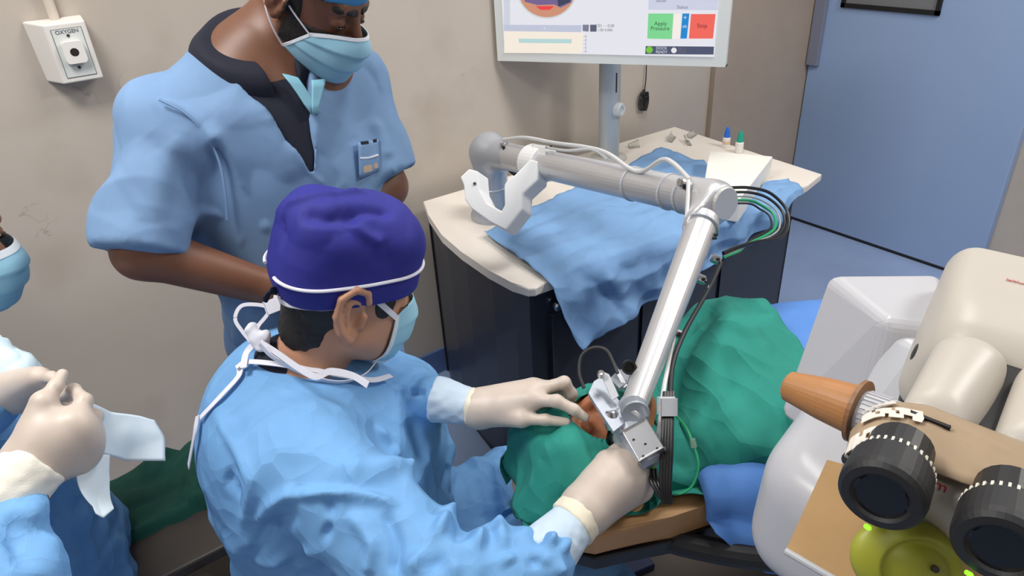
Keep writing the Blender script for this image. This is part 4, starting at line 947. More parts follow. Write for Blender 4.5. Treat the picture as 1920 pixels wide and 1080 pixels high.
def mask_mesh(HC, RH, thmax=68, ztop=(.004, -.022), zbot=(-.118, -.085), off=.008, pleat=.0035, nu=41, nv=26, sweep=0):
    G = np.zeros((nu, nv, 3)); fn = inflate(FACE, off)
    for i in range(nu):
        u = i/(nu-1)*2-1; th0 = math.radians(thmax)*u; a = abs(u)**1.6
        zt, zb = ztop[0]*(1-a)+ztop[1]*a, zbot[0]*(1-a)+zbot[1]*a
        zs = np.linspace(zt, zb, nv); c = np.stack([np.zeros(nv), np.full(nv, .01), zs], 1); th = th0*(1+sweep*np.linspace(0, 1, nv)); d = np.stack([np.sin(th), np.cos(th), np.zeros(nv)], 1)
        G[i] = radial(fn, c, d)
        w = 1-a*.8
        for j in range(nv):
            v = j/(nv-1); saw = ((v*3.2) % 1)*pleat*w+.005*math.sin(math.pi*v)*w; G[i, j] += np.array(d[j])*saw
    Gw = HC+G.reshape(-1, 3)@RH.T
    return gridmesh(Gw.reshape(nu, nv, 3), .0012), Gw.reshape(nu, nv, 3)
def ringpts(fn, zf, th0, th1, n, c0=(0, -.01)):     # curve around the head in head space
    th = np.radians(np.linspace(th0, th1, n)); out = []
    for t in th:
        dx, dy = math.sin(t), math.cos(t); r = .2
        for _ in range(60):
            x, y = c0[0]+dx*r, c0[1]+dy*r; v = float(fn(np.array([[x, y, zf(x, y)]], np.float32))[0]); r -= v*.8
            if abs(v) < 2e-4: break
        out.append((x, y, zf(x, y)))
    return np.array(out)
def hand(fingers, palm, m_r=.0098):     # fingers: joint polylines; palm: capsule list
    it = [(cap(*p), .02) for p in palm]
    for f in fingers:
        n = len(f)
        it += [(cap(f[i], f[i+1], m_r*(1-.11*i), m_r*(1-.11*(i+1))), .006 if i else .012) for i in range(n-1)]
    return U(*it)
def hmesh(fn, pts, h=.0028, m=.03): lo, hi = bounds(*pts, m=m); return sdf_mesh(fn, lo, hi, h)

# ------------------------------------------------------------------ surgeon
HS = A(655, 550, 1.14)
fS = pitch(nrm(rth*math.cos(math.radians(31))+fwh*math.sin(math.radians(31))), 20); RS = rotm(fS, nrm(UPZ+rth*.0-fwh*.06))
ft = nrm(V3(.90, -.44, 0)); rv = V3(ft[1], -ft[0], 0)       # torso forward and right (towards the camera)
NB = A(562, 690, 1.17)
ShR, ShL = NB+rv*.175-UPZ*.055+ft*.01, NB-rv*.175-UPZ*.055+ft*.03
WrR, WrL = A(1098, 962, 1.03), A(893, 765, 1.17)
ElR = A(845, 1110, .97); ElL = V3(.44, 1.05, .84)
RTs = np.stack([ft, rv, UPZ], 1)
def torso(NB, R, k=1, lean=.05):
    f = R[:, 0]
    return [(ell(NB-f*.015-UPZ*.17, np.array((.125, .19, .19))*k, R), 0), (ell(NB+f*lean*.2-UPZ*.40, np.array((.14, .175, .22))*k, R), .08), (ell(NB-f*.03-UPZ*.07, np.array((.085, .16, .075))*k, R), .08)]
neckS = cap(HS+RS@V3(0, -.035, -.05), NB+ft*.0-UPZ*.02, .052, .062)
bodyS = U((local(head_fn(.004, 1.35, .008, -.020), HS, RS), 0), (neckS, .025), *[(a, max(b, .06)) for a, b in torso(NB, RTs, .9)], (cap(ShR, ElR, .05, .042), .05), (cap(ElR, WrR, .028, .02), .02), (cap(ShL, ElL, .05, .042), .05), (cap(ElL, WrL, .04, .028), .02),
          (cap(NB-UPZ*.52-rv*-.09, NB+ft*.38-UPZ*.53+rv*.1, .07, .05), .05), (cap(NB-UPZ*.52-rv*.09, NB+ft*.38-UPZ*.53-rv*.1, .07, .05), .05),
          (cap(NB+ft*.38-UPZ*.53+rv*.1, NB+ft*.36-UPZ*.95+rv*.1, .06, .045), .03), (cap(NB+ft*.38-UPZ*.53-rv*.1, NB+ft*.36-UPZ*.95-rv*.1, .06, .045), .03))
lo, hi = bounds(HS, NB-UPZ*.95, ElR, WrR, ElL, WrL, NB+ft*.45, NB-ft*.2, m=.13)
surg = tag(obj('person', sdf_mesh(bodyS, lo, hi, .0045), M_SKIN1, smooth=True), 'seated surgeon in blue gown and royal blue cap bending over the patient', 'person')
# gown
gown0 = U((ell(NB-ft*.035-UPZ*.17, (.165, .215, .2), RTs), 0), (ell(NB+ft*.05-UPZ*.24, (.19, .19, .2), RTs), .08), (ell(NB-ft*.0-UPZ*.45, (.2, .22, .26), RTs), .1), (ell(NB-ft*.04-UPZ*.075, (.10, .175, .085), RTs), .08),
          (cap(ShR, ElR, .082, .082), .06), (cap(ElR, A(1012, 1052, .975), .082, .05), .05), (cap(ShL, ElL, .07, .058), .06), (cap(ElL, A(812, 746, 1.188), .055, .036), .05),
          (cap(NB-UPZ*.5+rv*.1, NB+ft*.44-UPZ*.53+rv*.11, .12, .10), .08), (cap(NB-UPZ*.5-rv*.1, NB+ft*.44-UPZ*.53-rv*.11, .12, .10), .08), (cap(NB+ft*.44-UPZ*.53+rv*.11, NB+ft*.42-UPZ*.8+rv*.11, .10, .10), .08), (cap(NB+ft*.44-UPZ*.53-rv*.11, NB+ft*.42-UPZ*.8-rv*.11, .10, .10), .08))
spec = [([(400, 760), (470, 900), (450, 1000)], .012, .008), ([(540, 930), (620, 925), (700, 935), (750, 950)], .008, .010), ([(620, 935), (612, 1000), (608, 1080)], .007, -.010),
        ([(480, 980), (520, 940), (560, 920)], .01, .010), ([(460, 1060), (510, 990), (560, 960)], .012, -.012), ([(700, 800), (740, 850), (760, 930)], .010, .010), ([(740, 730), (780, 800), (800, 870)], .012, -.009),
        ([(880, 800), (850, 870), (840, 930)], .012, -.012), ([(860, 790), (880, 860), (890, 930)], .010, .012), ([(760, 1080), (830, 980), (880, 900)], .010, .016), ([(800, 1080), (870, 990), (905, 930)], .010, -.016), ([(840, 1080), (900, 1010), (930, 950)], .009, .014),
        ([(920, 900), (960, 960), (1000, 1000)], .010, -.016), ([(900, 930), (940, 1000), (960, 1060)], .011, .014), ([(980, 950), (1010, 1000), (1000, 1070)], .009, -.014), ([(1040, 970), (1060, 1020), (1050, 1080)], .008, .012), ([(1000, 970), (1035, 1010), (1020, 1060)], .007, .012),
        ([(560, 760), (640, 770), (700, 800)], .02, .006), ([(640, 880), (720, 880), (800, 900)], .02, .012), ([(420, 1000), (520, 1050), (600, 1030)], .012, .010), ([(650, 960), (700, 1020), (690, 1080)], .010, .010), ([(720, 960), (745, 1020), (740, 1080)], .008, -.009),
        ([(350, 900), (420, 890), (450, 930)], .015, -.010), ([(850, 760), (800, 740), (760, 735)], .008, -.008)]
cf = crease_fn(gown0, spec)
def gdisp(v):
    z = np.clip((NB[2]-.10-v[:, 2])/.14, 0.12, 1); fw_ = np.clip(((v-NB)@ft)/.25, 0, 1)
    e = (z*.6+fw_*.35)
    return np.clip(cf(v)*1.2, -.010, .03)+(billow(v, 9, 3)-.35)*.010*e+np.maximum(worley(v, 9, 3)*.030*np.clip(e*1.1, .08, 1)+worley(v, 19, 5)*.011*np.clip(e*1.1, .05, 1)+crumple(v, 200, .08, .3, 4, e)*np.clip(e*1.1, .2, 1), -.009)
lo, hi = bounds(NB+UPZ*.03, NB-UPZ*.85, ElR, WrR, ElL, WrL, NB+ft*.5, NB-ft*.24, m=.13)
gw = obj('surgical_gown', sdf_mesh(gown0, lo, hi, .0042, gdisp), M_GOWN, surg, smooth=True)
def on_gown(px, off=.004): 
    P_ = [trace(gown0, x, y) for x, y in px]; P_ = np.array([p for p in P_ if p is not None]); N_ = grad(gown0, P_.astype(np.float32), .006); return P_+N_*off, N_
def strip(name, px, wd, m, par, off=.005, th=.0015):
    P_, N_ = on_gown(px, off); T_ = np.gradient(P_, axis=0); S_ = np.cross(N_, T_); return obj(name, ribbon(P_, wd, th, S_), m, par)
strip('neck_edging', [(452, 700), (470, 690), (520, 694), (580, 704), (640, 714), (690, 722), (730, 716)], .010, M_PIPE, gw, .014)
strip('back_edging', [(455, 694), (452, 712), (420, 748), (385, 785), (355, 815), (342, 845)], .010, M_PIPE, gw, .008)
strip('back_edging', [(382, 782), (376, 820), (366, 872)], .012, M_PIPE, gw, .010)
P_, N_ = on_gown([(440, 700), (400, 745), (372, 790), (368, 840)], .004)
# undershirt collar
collar = U((cap(NB-UPZ*.05, NB-UPZ*.012-ft*.012, .085, .074), 0), (neckS, .004, '-'))
obj('undershirt_collar', sdf_mesh(collar, NB-.16, NB+.18, .004), M_NAVYC, surg, smooth=True)
# cap
capl = U((rbox((0, -.018, .075), (.088, .112, .092), .062), 0), (ell((0, -.012, .04), (.084, .106, .09)), .03), (half((0, .0, .024), (0, .20, -1)), .004, '&'))
capw = local(capl, HS, RS)
cc_ = crease_fn(capw, [([(530, 395), (600, 372), (690, 368), (765, 390)], .006, .007), ([(640, 430), (680, 395), (740, 400), (790, 420)], .010, -.008), ([(560, 400), (620, 410), (680, 385)], .012, -.008), ([(630, 405), (690, 440), (720, 460)], .009, .005), ([(780, 400), (795, 440), (800, 480)], .008, .006), ([(530, 400), (525, 450), (515, 500)], .012, -.006)])
cap_o = obj('surgical_cap', sdf_mesh(capw, HS-.24, HS+.24, .0035, lambda v: (cc_(v)*1.4+(billow(v, 9, 5)-.35)*.010+crumple(v, 25, .06, .15, 5))*np.clip(((v-HS)@RS[:, 2].astype(np.float32)-.072)/.03, .05, 1)), M_CAPB, surg, smooth=True)
zf = lambda x, y: .024+.20*y+.040
rp = ringpts(capl, zf, 12, 168, 30); rp = HS+(rp*[1.02, 1.02, 1])@RS.T
obj('piping', tube(rp, .0028, 8, 3), M_PIPE, cap_o)
rp2 = ringpts(capl, zf, -12, -168, 30); obj('piping', tube(HS+(rp2*[1.02, 1.02, 1])@RS.T, .0028, 8, 3), M_PIPE, cap_o)
obj('cap_tie', ribbon([HS+RS@V3(.02, -.124, .012), HS+RS@V3(.035, -.138, .02), HS+RS@V3(.045, -.145, .012), HS+RS@V3(.05, -.15, .022)], .012, .002, RS[:, 2]), M_NAVYC, cap_o)
# hair below the cap and sideburn
hairl = U((ell((0, -.012, .035), (.0795, .102, .090)), 0), (cap((0, -.05, -.02), (0, -.055, -.06), .056, .05), .02), (half((0, 0, .05), (0, -.2, 1)), .003, '&'), (half((0, -.016, 0), (0, 1, -.25)), .004, '&'), (half((0, 0, -.068), (0, .35, -1)), .004, '&'))
obj('hair', sdf_mesh(local(hairl, HS, RS), HS-.2, HS+.2, .004, lambda v: vnoise(v*160, 3)*.0015), M_HAIR, surg, smooth=True)
for s in (1,):
    sd = U((inflate(HEAD, .0022), 0), (ell((s*.068, .036, .02), (.03, .022, .034)), .002, '&'))
    obj('sideburn', sdf_mesh(local(sd, HS, RS), HS-.16, HS+.16, .003), M_HAIR, surg, smooth=True)
    bw = U((inflate(HEAD, .0025), 0), (cap((s*.016, .09, .024), (s*.05, .076, .026), .0055), .001, '&'))
    obj('eyebrow', sdf_mesh(local(bw, HS, RS), HS+RS@V3(.03, .085, .025)-.04, HS+RS@V3(.03, .085, .025)+.04, .0018), M_HAIR, surg, smooth=True)
    obj('eye', sdf_mesh(local(ell((s*.034, .084, .0), (.010, .007, .0035)), HS, RS), HS+RS@V3(.034, .084, 0)-.015, HS+RS@V3(.034, .084, 0)+.015, .001), M_EYE, surg, smooth=True)
mm, MG = mask_mesh(HS, RS, 46, (.004, -.012), (-.120, -.108), .003)
mk = obj('face_mask', mm, M_MASK, surg, smooth=True)
obj('mask_border', ribbon(MG[-1][::5], .009, .0018, np.gradient(MG, axis=0)[-1][::5]), M_MASKW, mk)
obj('mask_border', ribbon(MG[20:, -1][::5], .008, .0018, np.gradient(MG, axis=1)[20:, -1][::5]), M_MASKW, mk)
L_ = lambda *p: HS+RS@V3(*p)
sd_ = -RS[:, 2]
obj('upper_strap', ribbon([MG[-1, 1], L_(.077, .03, .014), L_(.084, .004, .034), L_(.090, -.022, .050)], .0095, .0015, RS[:, 2]), M_PIPE, mk)
obj('upper_strap', ribbon([L_(.0865, -.018, .030), L_(.086, -.04, .022), L_(.076, -.075, .012), L_(.045, -.112, .002), L_(.012, -.125, .0)], .007, .0015, RS[:, 2]), M_PIPE, mk)
nl = [MG[-3, -1], L_(.062, .03, -.118), L_(.070, -.0, -.125), L_(.072, -.035, -.122), L_(.06, -.075, -.112), L_(.03, -.115, -.10), L_(.012, -.135, -.085)]
obj('lower_strap', ribbon(nl, .010, .0015, RS[:, 2]*.8+RS[:, 0]*.5), M_PIPE, mk)
def rp3(L): return [A(*p) for p in L]
obj('tie_loop', ribbon(rp3([(512, 577, 1.13), (480, 571, 1.13), (452, 574, 1.13), (441, 598, 1.13), (455, 622, 1.13), (470, 640, 1.13)]), .006, .0015, DN), M_PIPE, mk)
obj('tie_loop', ribbon(rp3([(508, 582, 1.12), (495, 598, 1.12), (484, 612, 1.12), (478, 634, 1.12)]), .006, .0015, RT), M_PIPE, mk)
obj('tie_tag', obox(A(513, 573, 1.12), nrm(RT*.9-DN*.35), FW, nrm(DN*.9+RT*.35), .012, .004, .009, .002), M_PIPE, mk)
obj('tie_knot', sdf_mesh(U((cap(A(472, 618, 1.12), A(492, 646, 1.12), .011, .012), 0), (cap(A(478, 640, 1.12), A(498, 630, 1.115), .009), .006)), A(482, 632, 1.12)-.05, A(482, 632, 1.12)+.05, .003, lambda v: vnoise(v*120)*.002), M_PIPE, mk, smooth=True)
obj('neck_tie', ribbon(rp3([(480, 640, 1.12), (462, 662, 1.115), (456, 690, 1.09)]), .010, .0015, RT), M_PIPE, gw)
obj('neck_tie', ribbon(rp3([(488, 642, 1.11), (520, 662, 1.085), (560, 690, 1.06), (592, 706, 1.04), (620, 696, 1.04), (660, 704, 1.04), (690, 722, 1.03)]), .010, .0015, DN), M_PIPE, gw)
# gloves and cuffs
def F(*p): return [A(*q) for q in p]
W = A(898, 766, 1.17)
idx = F((992, 750, 1.135), (1044, 752, 1.115), (1076, 768, 1.112), (1097, 783, 1.116))
mid = F((1002, 733, 1.15), (1058, 717, 1.14), (1072, 738, 1.15), (1066, 757, 1.165))
rng_ = F((1000, 727, 1.17), (1050, 722, 1.175), (1062, 748, 1.185), (1048, 764, 1.19))
pky = F((992, 728, 1.19), (1034, 730, 1.20), (1044, 755, 1.21), (1030, 768, 1.21))
thb = F((930, 782, 1.155), (978, 786, 1.125), (1022, 787, 1.118), (1062, 792, 1.118))
palm = [(W, idx[0], .026, .015), (W, mid[0], .026, .016), (W, rng_[0], .025, .015), (W, pky[0], .024, .014), (W, thb[1], .022, .0125), (A(950, 758, 1.15), A(990, 756, 1.14), .02, .014)]
hl = hand([idx, mid, rng_, pky, thb], palm, .0112)
gl = obj('glove', hmesh(hl, idx+mid+rng_+pky+thb+[W], m=.035), M_GLOVE, surg, smooth=True)
def cuff(a, b, ra, rb, m, name, par, wr=.0015):
    return obj(name, sdf_mesh(U((cap(a, b, ra, rb), 0), (half(a, a-b), .004, '&'), (half(b, b-a), .004, '&')), *bounds(a, b, m=.07), .003, lambda v: vnoise(v*90, 2)*wr), m, par, smooth=True)
cuff(A(880, 762, 1.173), A(918, 767, 1.165), .0335, .0305, M_CUFFC, 'glove_cuff', gl)
cuff(A(815, 747, 1.187), A(890, 763, 1.172), .041, .0295, M_KNIT, 'knit_cuff', gw)
W2 = A(1098, 955, 1.035)
idx = F((1165, 868, 1.075), (1196, 838, 1.13), (1188, 826, 1.16), (1172, 826, 1.17))
mid = F((1184, 882, 1.085), (1216, 862, 1.14), (1208, 845, 1.17), (1190, 842, 1.18))
rng_ = F((1196, 900, 1.09), (1226, 884, 1.14), (1220, 868, 1.17), (1204, 862, 1.18))
pky = F((1200, 920, 1.09), (1228, 906, 1.13), (1226, 892, 1.155), (1212, 886, 1.165))
thb = F((1112, 905, 1.06), (1136, 865, 1.075), (1152, 846, 1.09), (1162, 832, 1.11))
palm = [(W2, idx[0], .031, .022), (W2, mid[0], .032, .023), (W2, rng_[0], .031, .022), (W2, pky[0], .028, .018), (W2, thb[1], .027, .0155), (A(1130, 915, 1.05), A(1172, 895, 1.075), .03, .028)]
hr = hand([idx, mid, rng_, pky, thb], palm, .0112)
gr_ = obj('glove', hmesh(hr, idx+mid+rng_+pky+thb+[W2], m=.04), M_GLOVE, surg, smooth=True)
cuff(A(1070, 985, 1.017), A(1106, 946, 1.038), .0385, .0355, M_CUFFC, 'glove_cuff', gr_)
cuff(A(1012, 1050, .98), A(1080, 975, 1.021), .045, .0335, M_KNIT, 'knit_cuff', gw)
# stool
sc = NB-UPZ*(NB[2]-.40)+ft*.0; sc = V3(sc[0], sc[1], 0)
sto = thing('surgeon_stool', 'round black swivel stool under the seated surgeon', 'stool', sc)
obj('seat', lathe(sc+UPZ*.30, UPZ, [(.15, 0), (.17, .02), (.17, .05), (.15, .065)], 28), M_BLACK, sto)
obj('post', cyl(sc+UPZ*.05, sc+UPZ*.30, .025, 16), M_CHROME, sto)
for k in range(5):
    a = 2*math.pi*k/5; obj('leg', cyl(sc+UPZ*.05, sc+V3(math.cos(a)*.22, math.sin(a)*.22, .03), .018, 10), M_BLACK, sto)

# ------------------------------------------------------------------ standing man
HM = A(582, -10, 1.20)
fM = pitch(nrm(rth*math.cos(math.radians(20))-fwh*math.sin(math.radians(20))), 32); RMm = rotm(fM)
fT = nrm(V3(.10, -1, 0)); lv = V3(-fT[1], fT[0], 0)        # torso forward, his left
ShRm = A(302, 240, 1.17); ShLm = ShRm+lv*.36; NBm = (ShRm+ShLm)/2+UPZ*.092-fT*.0
RTm = np.stack([fT, lv, UPZ], 1)
ElRm, WrRm = A(268, 470, 1.14), A(520, 545, 1.24)
ElLm, WrLm = A(722, 350, 1.42), A(640, 440, 1.33)
def tors(e):
    return [(ell(NBm+fT*.02-UPZ*.24, (.125+e, .175+e, .20+e), RTm), 0), (ell(NBm+fT*.03-UPZ*.50, (.125+e, .165+e, .22+e), RTm), .1), (ell(NBm-UPZ*.10-fT*.01, (.085+e, .15+e, .065+e), RTm), .08), (cap(NBm-UPZ*.03-fT*.015, ShRm-UPZ*.0, .055+e, .05+e), .07), (cap(NBm-UPZ*.03-fT*.015, ShLm-UPZ*.0, .055+e, .05+e), .07)]
neckM = cap(HM+RMm@V3(0, -.04, -.06), NBm-UPZ*.03, .054, .066)
legs = [(cap(NBm-UPZ*.66+lv*s*.085, NBm-UPZ*(NBm[2]-.06)+lv*s*.09, .085, .05), .05) for s in (-1, 1)]
bodyM = U((local(HEAD, HM, RMm), 0), (neckM, .03), *[(a, max(b, .06)) for a, b in tors(0)], (cap(ShRm, ElRm, .052, .045), .05), (cap(ElRm, WrRm, .045, .030), .02), (cap(WrRm, WrRm+nrm(WrRm-ElRm)*.1, .03, .03), .02), (cap(ShLm, ElLm, .052, .043), .05), (cap(ElLm, WrLm, .043, .030), .02), (cap(WrLm, WrLm+nrm(WrLm-ElLm)*.09, .03, .03), .02), *legs,
          *[(cap(V3(*(NBm+lv*s*.09)[:2], .05), V3(*(NBm+lv*s*.10+fT*.16)[:2], .04), .045, .035), .03) for s in (-1, 1)])
lo, hi = bounds(HM, ShRm, ShLm, ElRm, WrRm, ElLm, V3(*NBm[:2], .12), NBm+fT*.18, m=.12); lo[2] = -.02
man = tag(obj('person', sdf_mesh(bodyM, lo, hi, .005), M_SKIN2, smooth=True), 'standing man in light blue scrubs and face mask looking down behind the surgeon', 'person')
def vcut(p):     # V neck opening at the chest, in torso space
    q = (p-NBm.astype(np.float32))@RTm.astype(np.float32); h = q[:, 2]+.185
    return np.maximum(np.abs(q[:, 1]+.0)-np.maximum(h, -1)*.40, -(q[:, 0]-.0))
def vcut2(p):
    q = (p-NBm.astype(np.float32))@RTm.astype(np.float32); h = q[:, 2]+.20
    return np.maximum(np.abs(q[:, 1]-.01)-np.maximum(h, -1)*.16, -(q[:, 0]-.0))
sleeveR = U((cap(ShRm-UPZ*.005, ElRm+(ElRm-ShRm)*-.02, .070, .072), 0), (half(ElRm+nrm(ElRm-ShRm)*.0, ElRm-ShRm), .004, '&'))
sleeveL = U((cap(ShLm, ElLm-(ElLm-ShLm)*.06, .074, .074), 0), (half(ElLm-(ElLm-ShLm)*.12, ElLm-ShLm), .004, '&'))
scr0 = U(*[(a, b) for a, b in tors(.018)], (sleeveR, .035), (sleeveL, .035), (half(NBm-UPZ*.72, -UPZ), .01, '&'))
scr1 = U((scr0, 0), (vcut, .004, '-'), (inflate(neckM, .032), .006, '-'))
cfm = crease_fn(scr0, [([(400, 260), (420, 330), (430, 420)], .012, -.013), ([(385, 230), (440, 300), (470, 400)], .014, .009), ([(480, 180), (520, 260), (560, 350)], .022, .006), ([(560, 250), (600, 310), (640, 350)], .014, -.007), ([(540, 260), (585, 320), (620, 350)], .012, .006), ([(650, 180), (660, 240), (670, 270)], .010, -.006),
                           ([(330, 250), (300, 330), (280, 420)], .022, .008), ([(280, 250), (350, 320), (400, 400)], .02, -.008), ([(290, 180), (340, 200), (390, 250), (425, 330)], .005, .005), ([(700, 220), (715, 260), (725, 300)], .012, .006), ([(430, 470), (470, 440), (520, 420)], .02, .008), ([(420, 560), (440, 600), (450, 660)], .014, .01), ([(440, 350), (470, 430), (480, 500)], .012, -.010)])
lo, hi = bounds(NBm, ShRm, ShLm, ElRm, ElLm, NBm-UPZ*.75, NBm+fT*.2, m=.12)
scrub = obj('scrub_top', sdf_mesh(scr1, lo, hi, .005, lambda v: np.maximum(cfm(v)+(billow(v, 6, 31)-.35)*.010+crumple(v, 60, .10, .22, 17)+worley(v*np.array([1, 1, .5], np.float32), 8, 18)*.012, -.007)), M_SCRUB, man, smooth=True)
und = U(*[(a, b) for a, b in tors(.007)], (half(NBm-UPZ*.27, -UPZ), .01, '&'), (half(NBm+lv*.10, lv), .01, '&'), (half(NBm-lv*.10, -lv), .01, '&'))
col_ = U((U(*tors(.022)), 0), (cap(NBm-UPZ*.06, NBm+(HM-NBm)*.25-fT*.02, .085, .08), .02), (inflate(neckM, .042), .006, '&'), (half(NBm+UPZ*.035, UPZ+fT*.5), .006, '&'), (inflate(neckM, .006), .004, '-'), (vcut2, .003, '-'))
obj('shirt_collar', sdf_mesh(col_, lo, hi, .004), M_NAVYC, man, smooth=True)
obj('undershirt', sdf_mesh(und, lo, hi, .005), M_NAVYC, man, smooth=True)
tro = U((ell(NBm+fT*.02-UPZ*.70, (.13, .17, .12), RTm), 0), *[(cap(NBm-UPZ*.68+lv*s*.085, V3(*(NBm+lv*s*.09)[:2], .12), .10, .07), .06) for s in (-1, 1)])
obj('scrub_trousers', sdf_mesh(tro, *bounds(NBm-UPZ*.5, V3(*NBm[:2], .12), m=.24), .008), M_SCRUB, man, smooth=True)
# collar, from the back of the neck down to the V
def s_on(fn, px, off): 
    P_ = np.array([p for p in (trace(fn, x, y) for x, y in px) if p is not None]); N_ = grad(fn, P_.astype(np.float32), .006); return P_+N_*off, N_
def s_strip(name, fn, px, wd, m, par, off=.004, th=.002):
    P_, N_ = s_on(fn, px, off); T_ = np.gradient(P_, axis=0); return obj(name, ribbon(P_, wd, th, np.cross(N_, T_)), m, par)
s_strip('armhole_seam', scr0, [(300, 190), (345, 212), (385, 250), (412, 300), (424, 360), (428, 410)], .004, M_SCRUB, scrub, .006, .003)
s_strip('pocket_hem', scr0, [(667, 297), (685, 296), (704, 291)], .003, M_PIPE, scrub, .010)
obj('chest_pocket', patch(scr0, [(665, 268), (705, 262), (707, 320), (668, 334)], 8, 8, .007, .003), M_SCRUB, scrub, smooth=True)
s_strip('pocket_badge', scr0, [(674, 318), (690, 314), (702, 308)], .012, mat('badge_orange', srgb(190, 160, 140), .6), scrub, .009)
s_strip('pocket_opening', scr0, [(668, 270), (686, 268), (703, 264)], .006, M_NAVYC, scrub, .009)
obj('collar_flap', patch(scr0, [(526, 142), (554, 150), (598, 213), (580, 217)], 8, 5, .008, .002, .003), M_FLAP, man, smooth=True)
obj('collar_flap', patch(scr0, [(578, 155), (606, 152), (590, 212), (580, 216)], 8, 5, .010, .002, .003), M_FLAP, man, smooth=True)
# head dress
Lm = lambda *p: HM+RMm@V3(*p)
capm = U((ell((0, -.015, .055), (.086, .11, .092)), 0), (half((0, 0, .042), (0, -.12, -1)), .004, '&'))
obj('bouffant_cap', sdf_mesh(local(capm, HM, RMm), HM-.2, HM+.2, .004, lambda v: (billow(v, 30, 5)-.35)*.006), mat('cap_light_blue', srgb(70, 150, 205), .7), man, smooth=True)
hairm = U((ell((0, -.012, .035), (.0785, .1005, .0885)), 0), (half((0, 0, .05), (0, 0, 1)), .003, '&'), (half((0, -.03, 0), (0, 1, -.2)), .004, '&'), (half((0, 0, -.05), (0, .4, -1)), .004, '&'))
obj('hair', sdf_mesh(local(hairm, HM, RMm), HM-.2, HM+.2, .004), M_HAIR, man, smooth=True)
tem = U((inflate(HEAD, .002), 0), (ell((0, .045, .045), (.09, .03, .02)), .002, '&'), (ell((0, .05, .06), (.05, .1, .03)), .004, '-'))
obj('hairline', sdf_mesh(local(tem, HM, RMm), HM-.16, HM+.16, .003), M_HAIR, man, smooth=True)
bd = U((inflate(HEAD, .003), 0), (ell((0, .03, -.075), (.11, .10, .07)), .004, '&'), (half((0, .004, 0), (0, -1, 0)), .003, '&'), (half((0, 0, -.028), (0, -.25, 1)), .003, '&'))
sb_ = U((inflate(HEAD, .003), 0), (ell((.072, .018, -.01), (.03, .011, .045)), .003, '&'))
obj('beard', sdf_mesh(local(U((bd, 0), (sb_, .003)), HM, RMm), HM-.2, HM+.2, .003, lambda v: vnoise(v*300)*.0008), M_HAIR, man, smooth=True)
for s in (1, -1):
    bw = U((inflate(HEAD, .003), 0), (cap((s*.012, .094, .024), (s*.052, .076, .027), .0058), .001, '&')); q = Lm(s*.03, .085, .025)
    obj('eyebrow', sdf_mesh(local(bw, HM, RMm), q-.045, q+.045, .0018), M_HAIR, man, smooth=True)
    q = Lm(s*.032, .085, -.001); obj('eye', sdf_mesh(local(ell((s*.032, .0865, -.003), (.011, .006, .0032)), HM, RMm), q-.016, q+.016, .001), M_EYE, man, smooth=True)
mm, MG = mask_mesh(HM, RMm, 56, (-.010, -.030), (-.116, -.072), .005, .006, sweep=.5)
mk = obj('face_mask', mm, M_MASK, man, smooth=True)
for e in (0, -1):
    s = -1 if e == 0 else 1
    for j, ez in ((0, .024), (-1, -.028)):
        obj('ear_loop', tube([MG[e, j], (MG[e, j]*.5+Lm(s*.085, -.018, ez)*.5)+RMm[:, 0]*s*.004, Lm(s*.086, -.018, ez), Lm(s*.082, -.030, ez*.5)], .0016, 6), M_PIPE, mk)
    obj('mask_border', ribbon(MG[e][::5], .005, .0018, np.gradient(MG, axis=0)[e][::5]), M_MASKW, mk)
obj('mask_border', ribbon(MG[::4, 0], .006, .0018, np.gradient(MG, axis=1)[::4, 0]), M_MASKW, mk)

# ------------------------------------------------------------------ assisting nurse at the left edge
HN = A(-132, 440, 1.10); fN = pitch(nrm(rth*.98+fwh*.05), 14); RN = rotm(fN)
NBn = A(-300, 690, 1.08); ftn = nrm(V3(.85, -.25, 0)); rvn = V3(ftn[1], -ftn[0], 0); RTn = np.stack([ftn, rvn, UPZ], 1)
WrN, ElN = A(60, 880, .86), A(-40, 1130, .80)
WrF, ElF = A(10, 735, 1.02), A(-230, 900, 1.05)
ShN, ShF = NBn+rvn*.16-UPZ*.05, NBn-rvn*.16-UPZ*.05
bodyN = U((local(HEAD, HN, RN), 0), (cap(HN+RN@V3(0, -.035, -.05), NBn, .045, .055), .025), *[(a, max(b, .06)) for a, b in torso(NBn, RTn, .85)], (cap(ShN, ElN, .045, .04), .05), (cap(ElN, WrN, .04, .027), .02), (cap(ShF, ElF, .045, .04), .05), (cap(ElF, WrF, .04, .027), .02),
          *[(cap(NBn-UPZ*.5+rvn*s*.09, V3(*(NBn+rvn*s*.09)[:2], .05), .08, .05), .05) for s in (-1, 1)])
lo, hi = bounds(HN, NBn-UPZ*.6, ElN, WrN, ElF, WrF, m=.14); lo[2] = 0
nur = tag(obj('person', sdf_mesh(bodyN, lo, hi, .006), M_SKIN3, smooth=True), 'gloved assistant in blue gown and mask, cut off at the left edge', 'person')
gn = U((ell(NBn-UPZ*.17, (.16, .2, .2), RTn), 0), (ell(NBn-UPZ*.42+ftn*.02, (.17, .2, .26), RTn), .1), (cap(ShN, ElN, .075, .075), .06), (cap(ElN, A(2, 985, .825), .075, .046), .05), (cap(ShF, ElF, .07, .065), .06), (cap(ElF, A(-20, 760, 1.03), .06, .04), .05),
       (cap(NBn-UPZ*.35+ftn*.06, V3(*(NBn+ftn*.12)[:2], .3), .15, .17), .12))
cfn = crease_fn(gn, [([(20, 900), (60, 960), (100, 1040)], .012, .012), ([(60, 920), (100, 980), (110, 1060)], .010, -.012), ([(150, 900), (170, 980), (180, 1060)], .012, .008), ([(10, 960), (30, 1020), (30, 1075)], .01, -.01)])
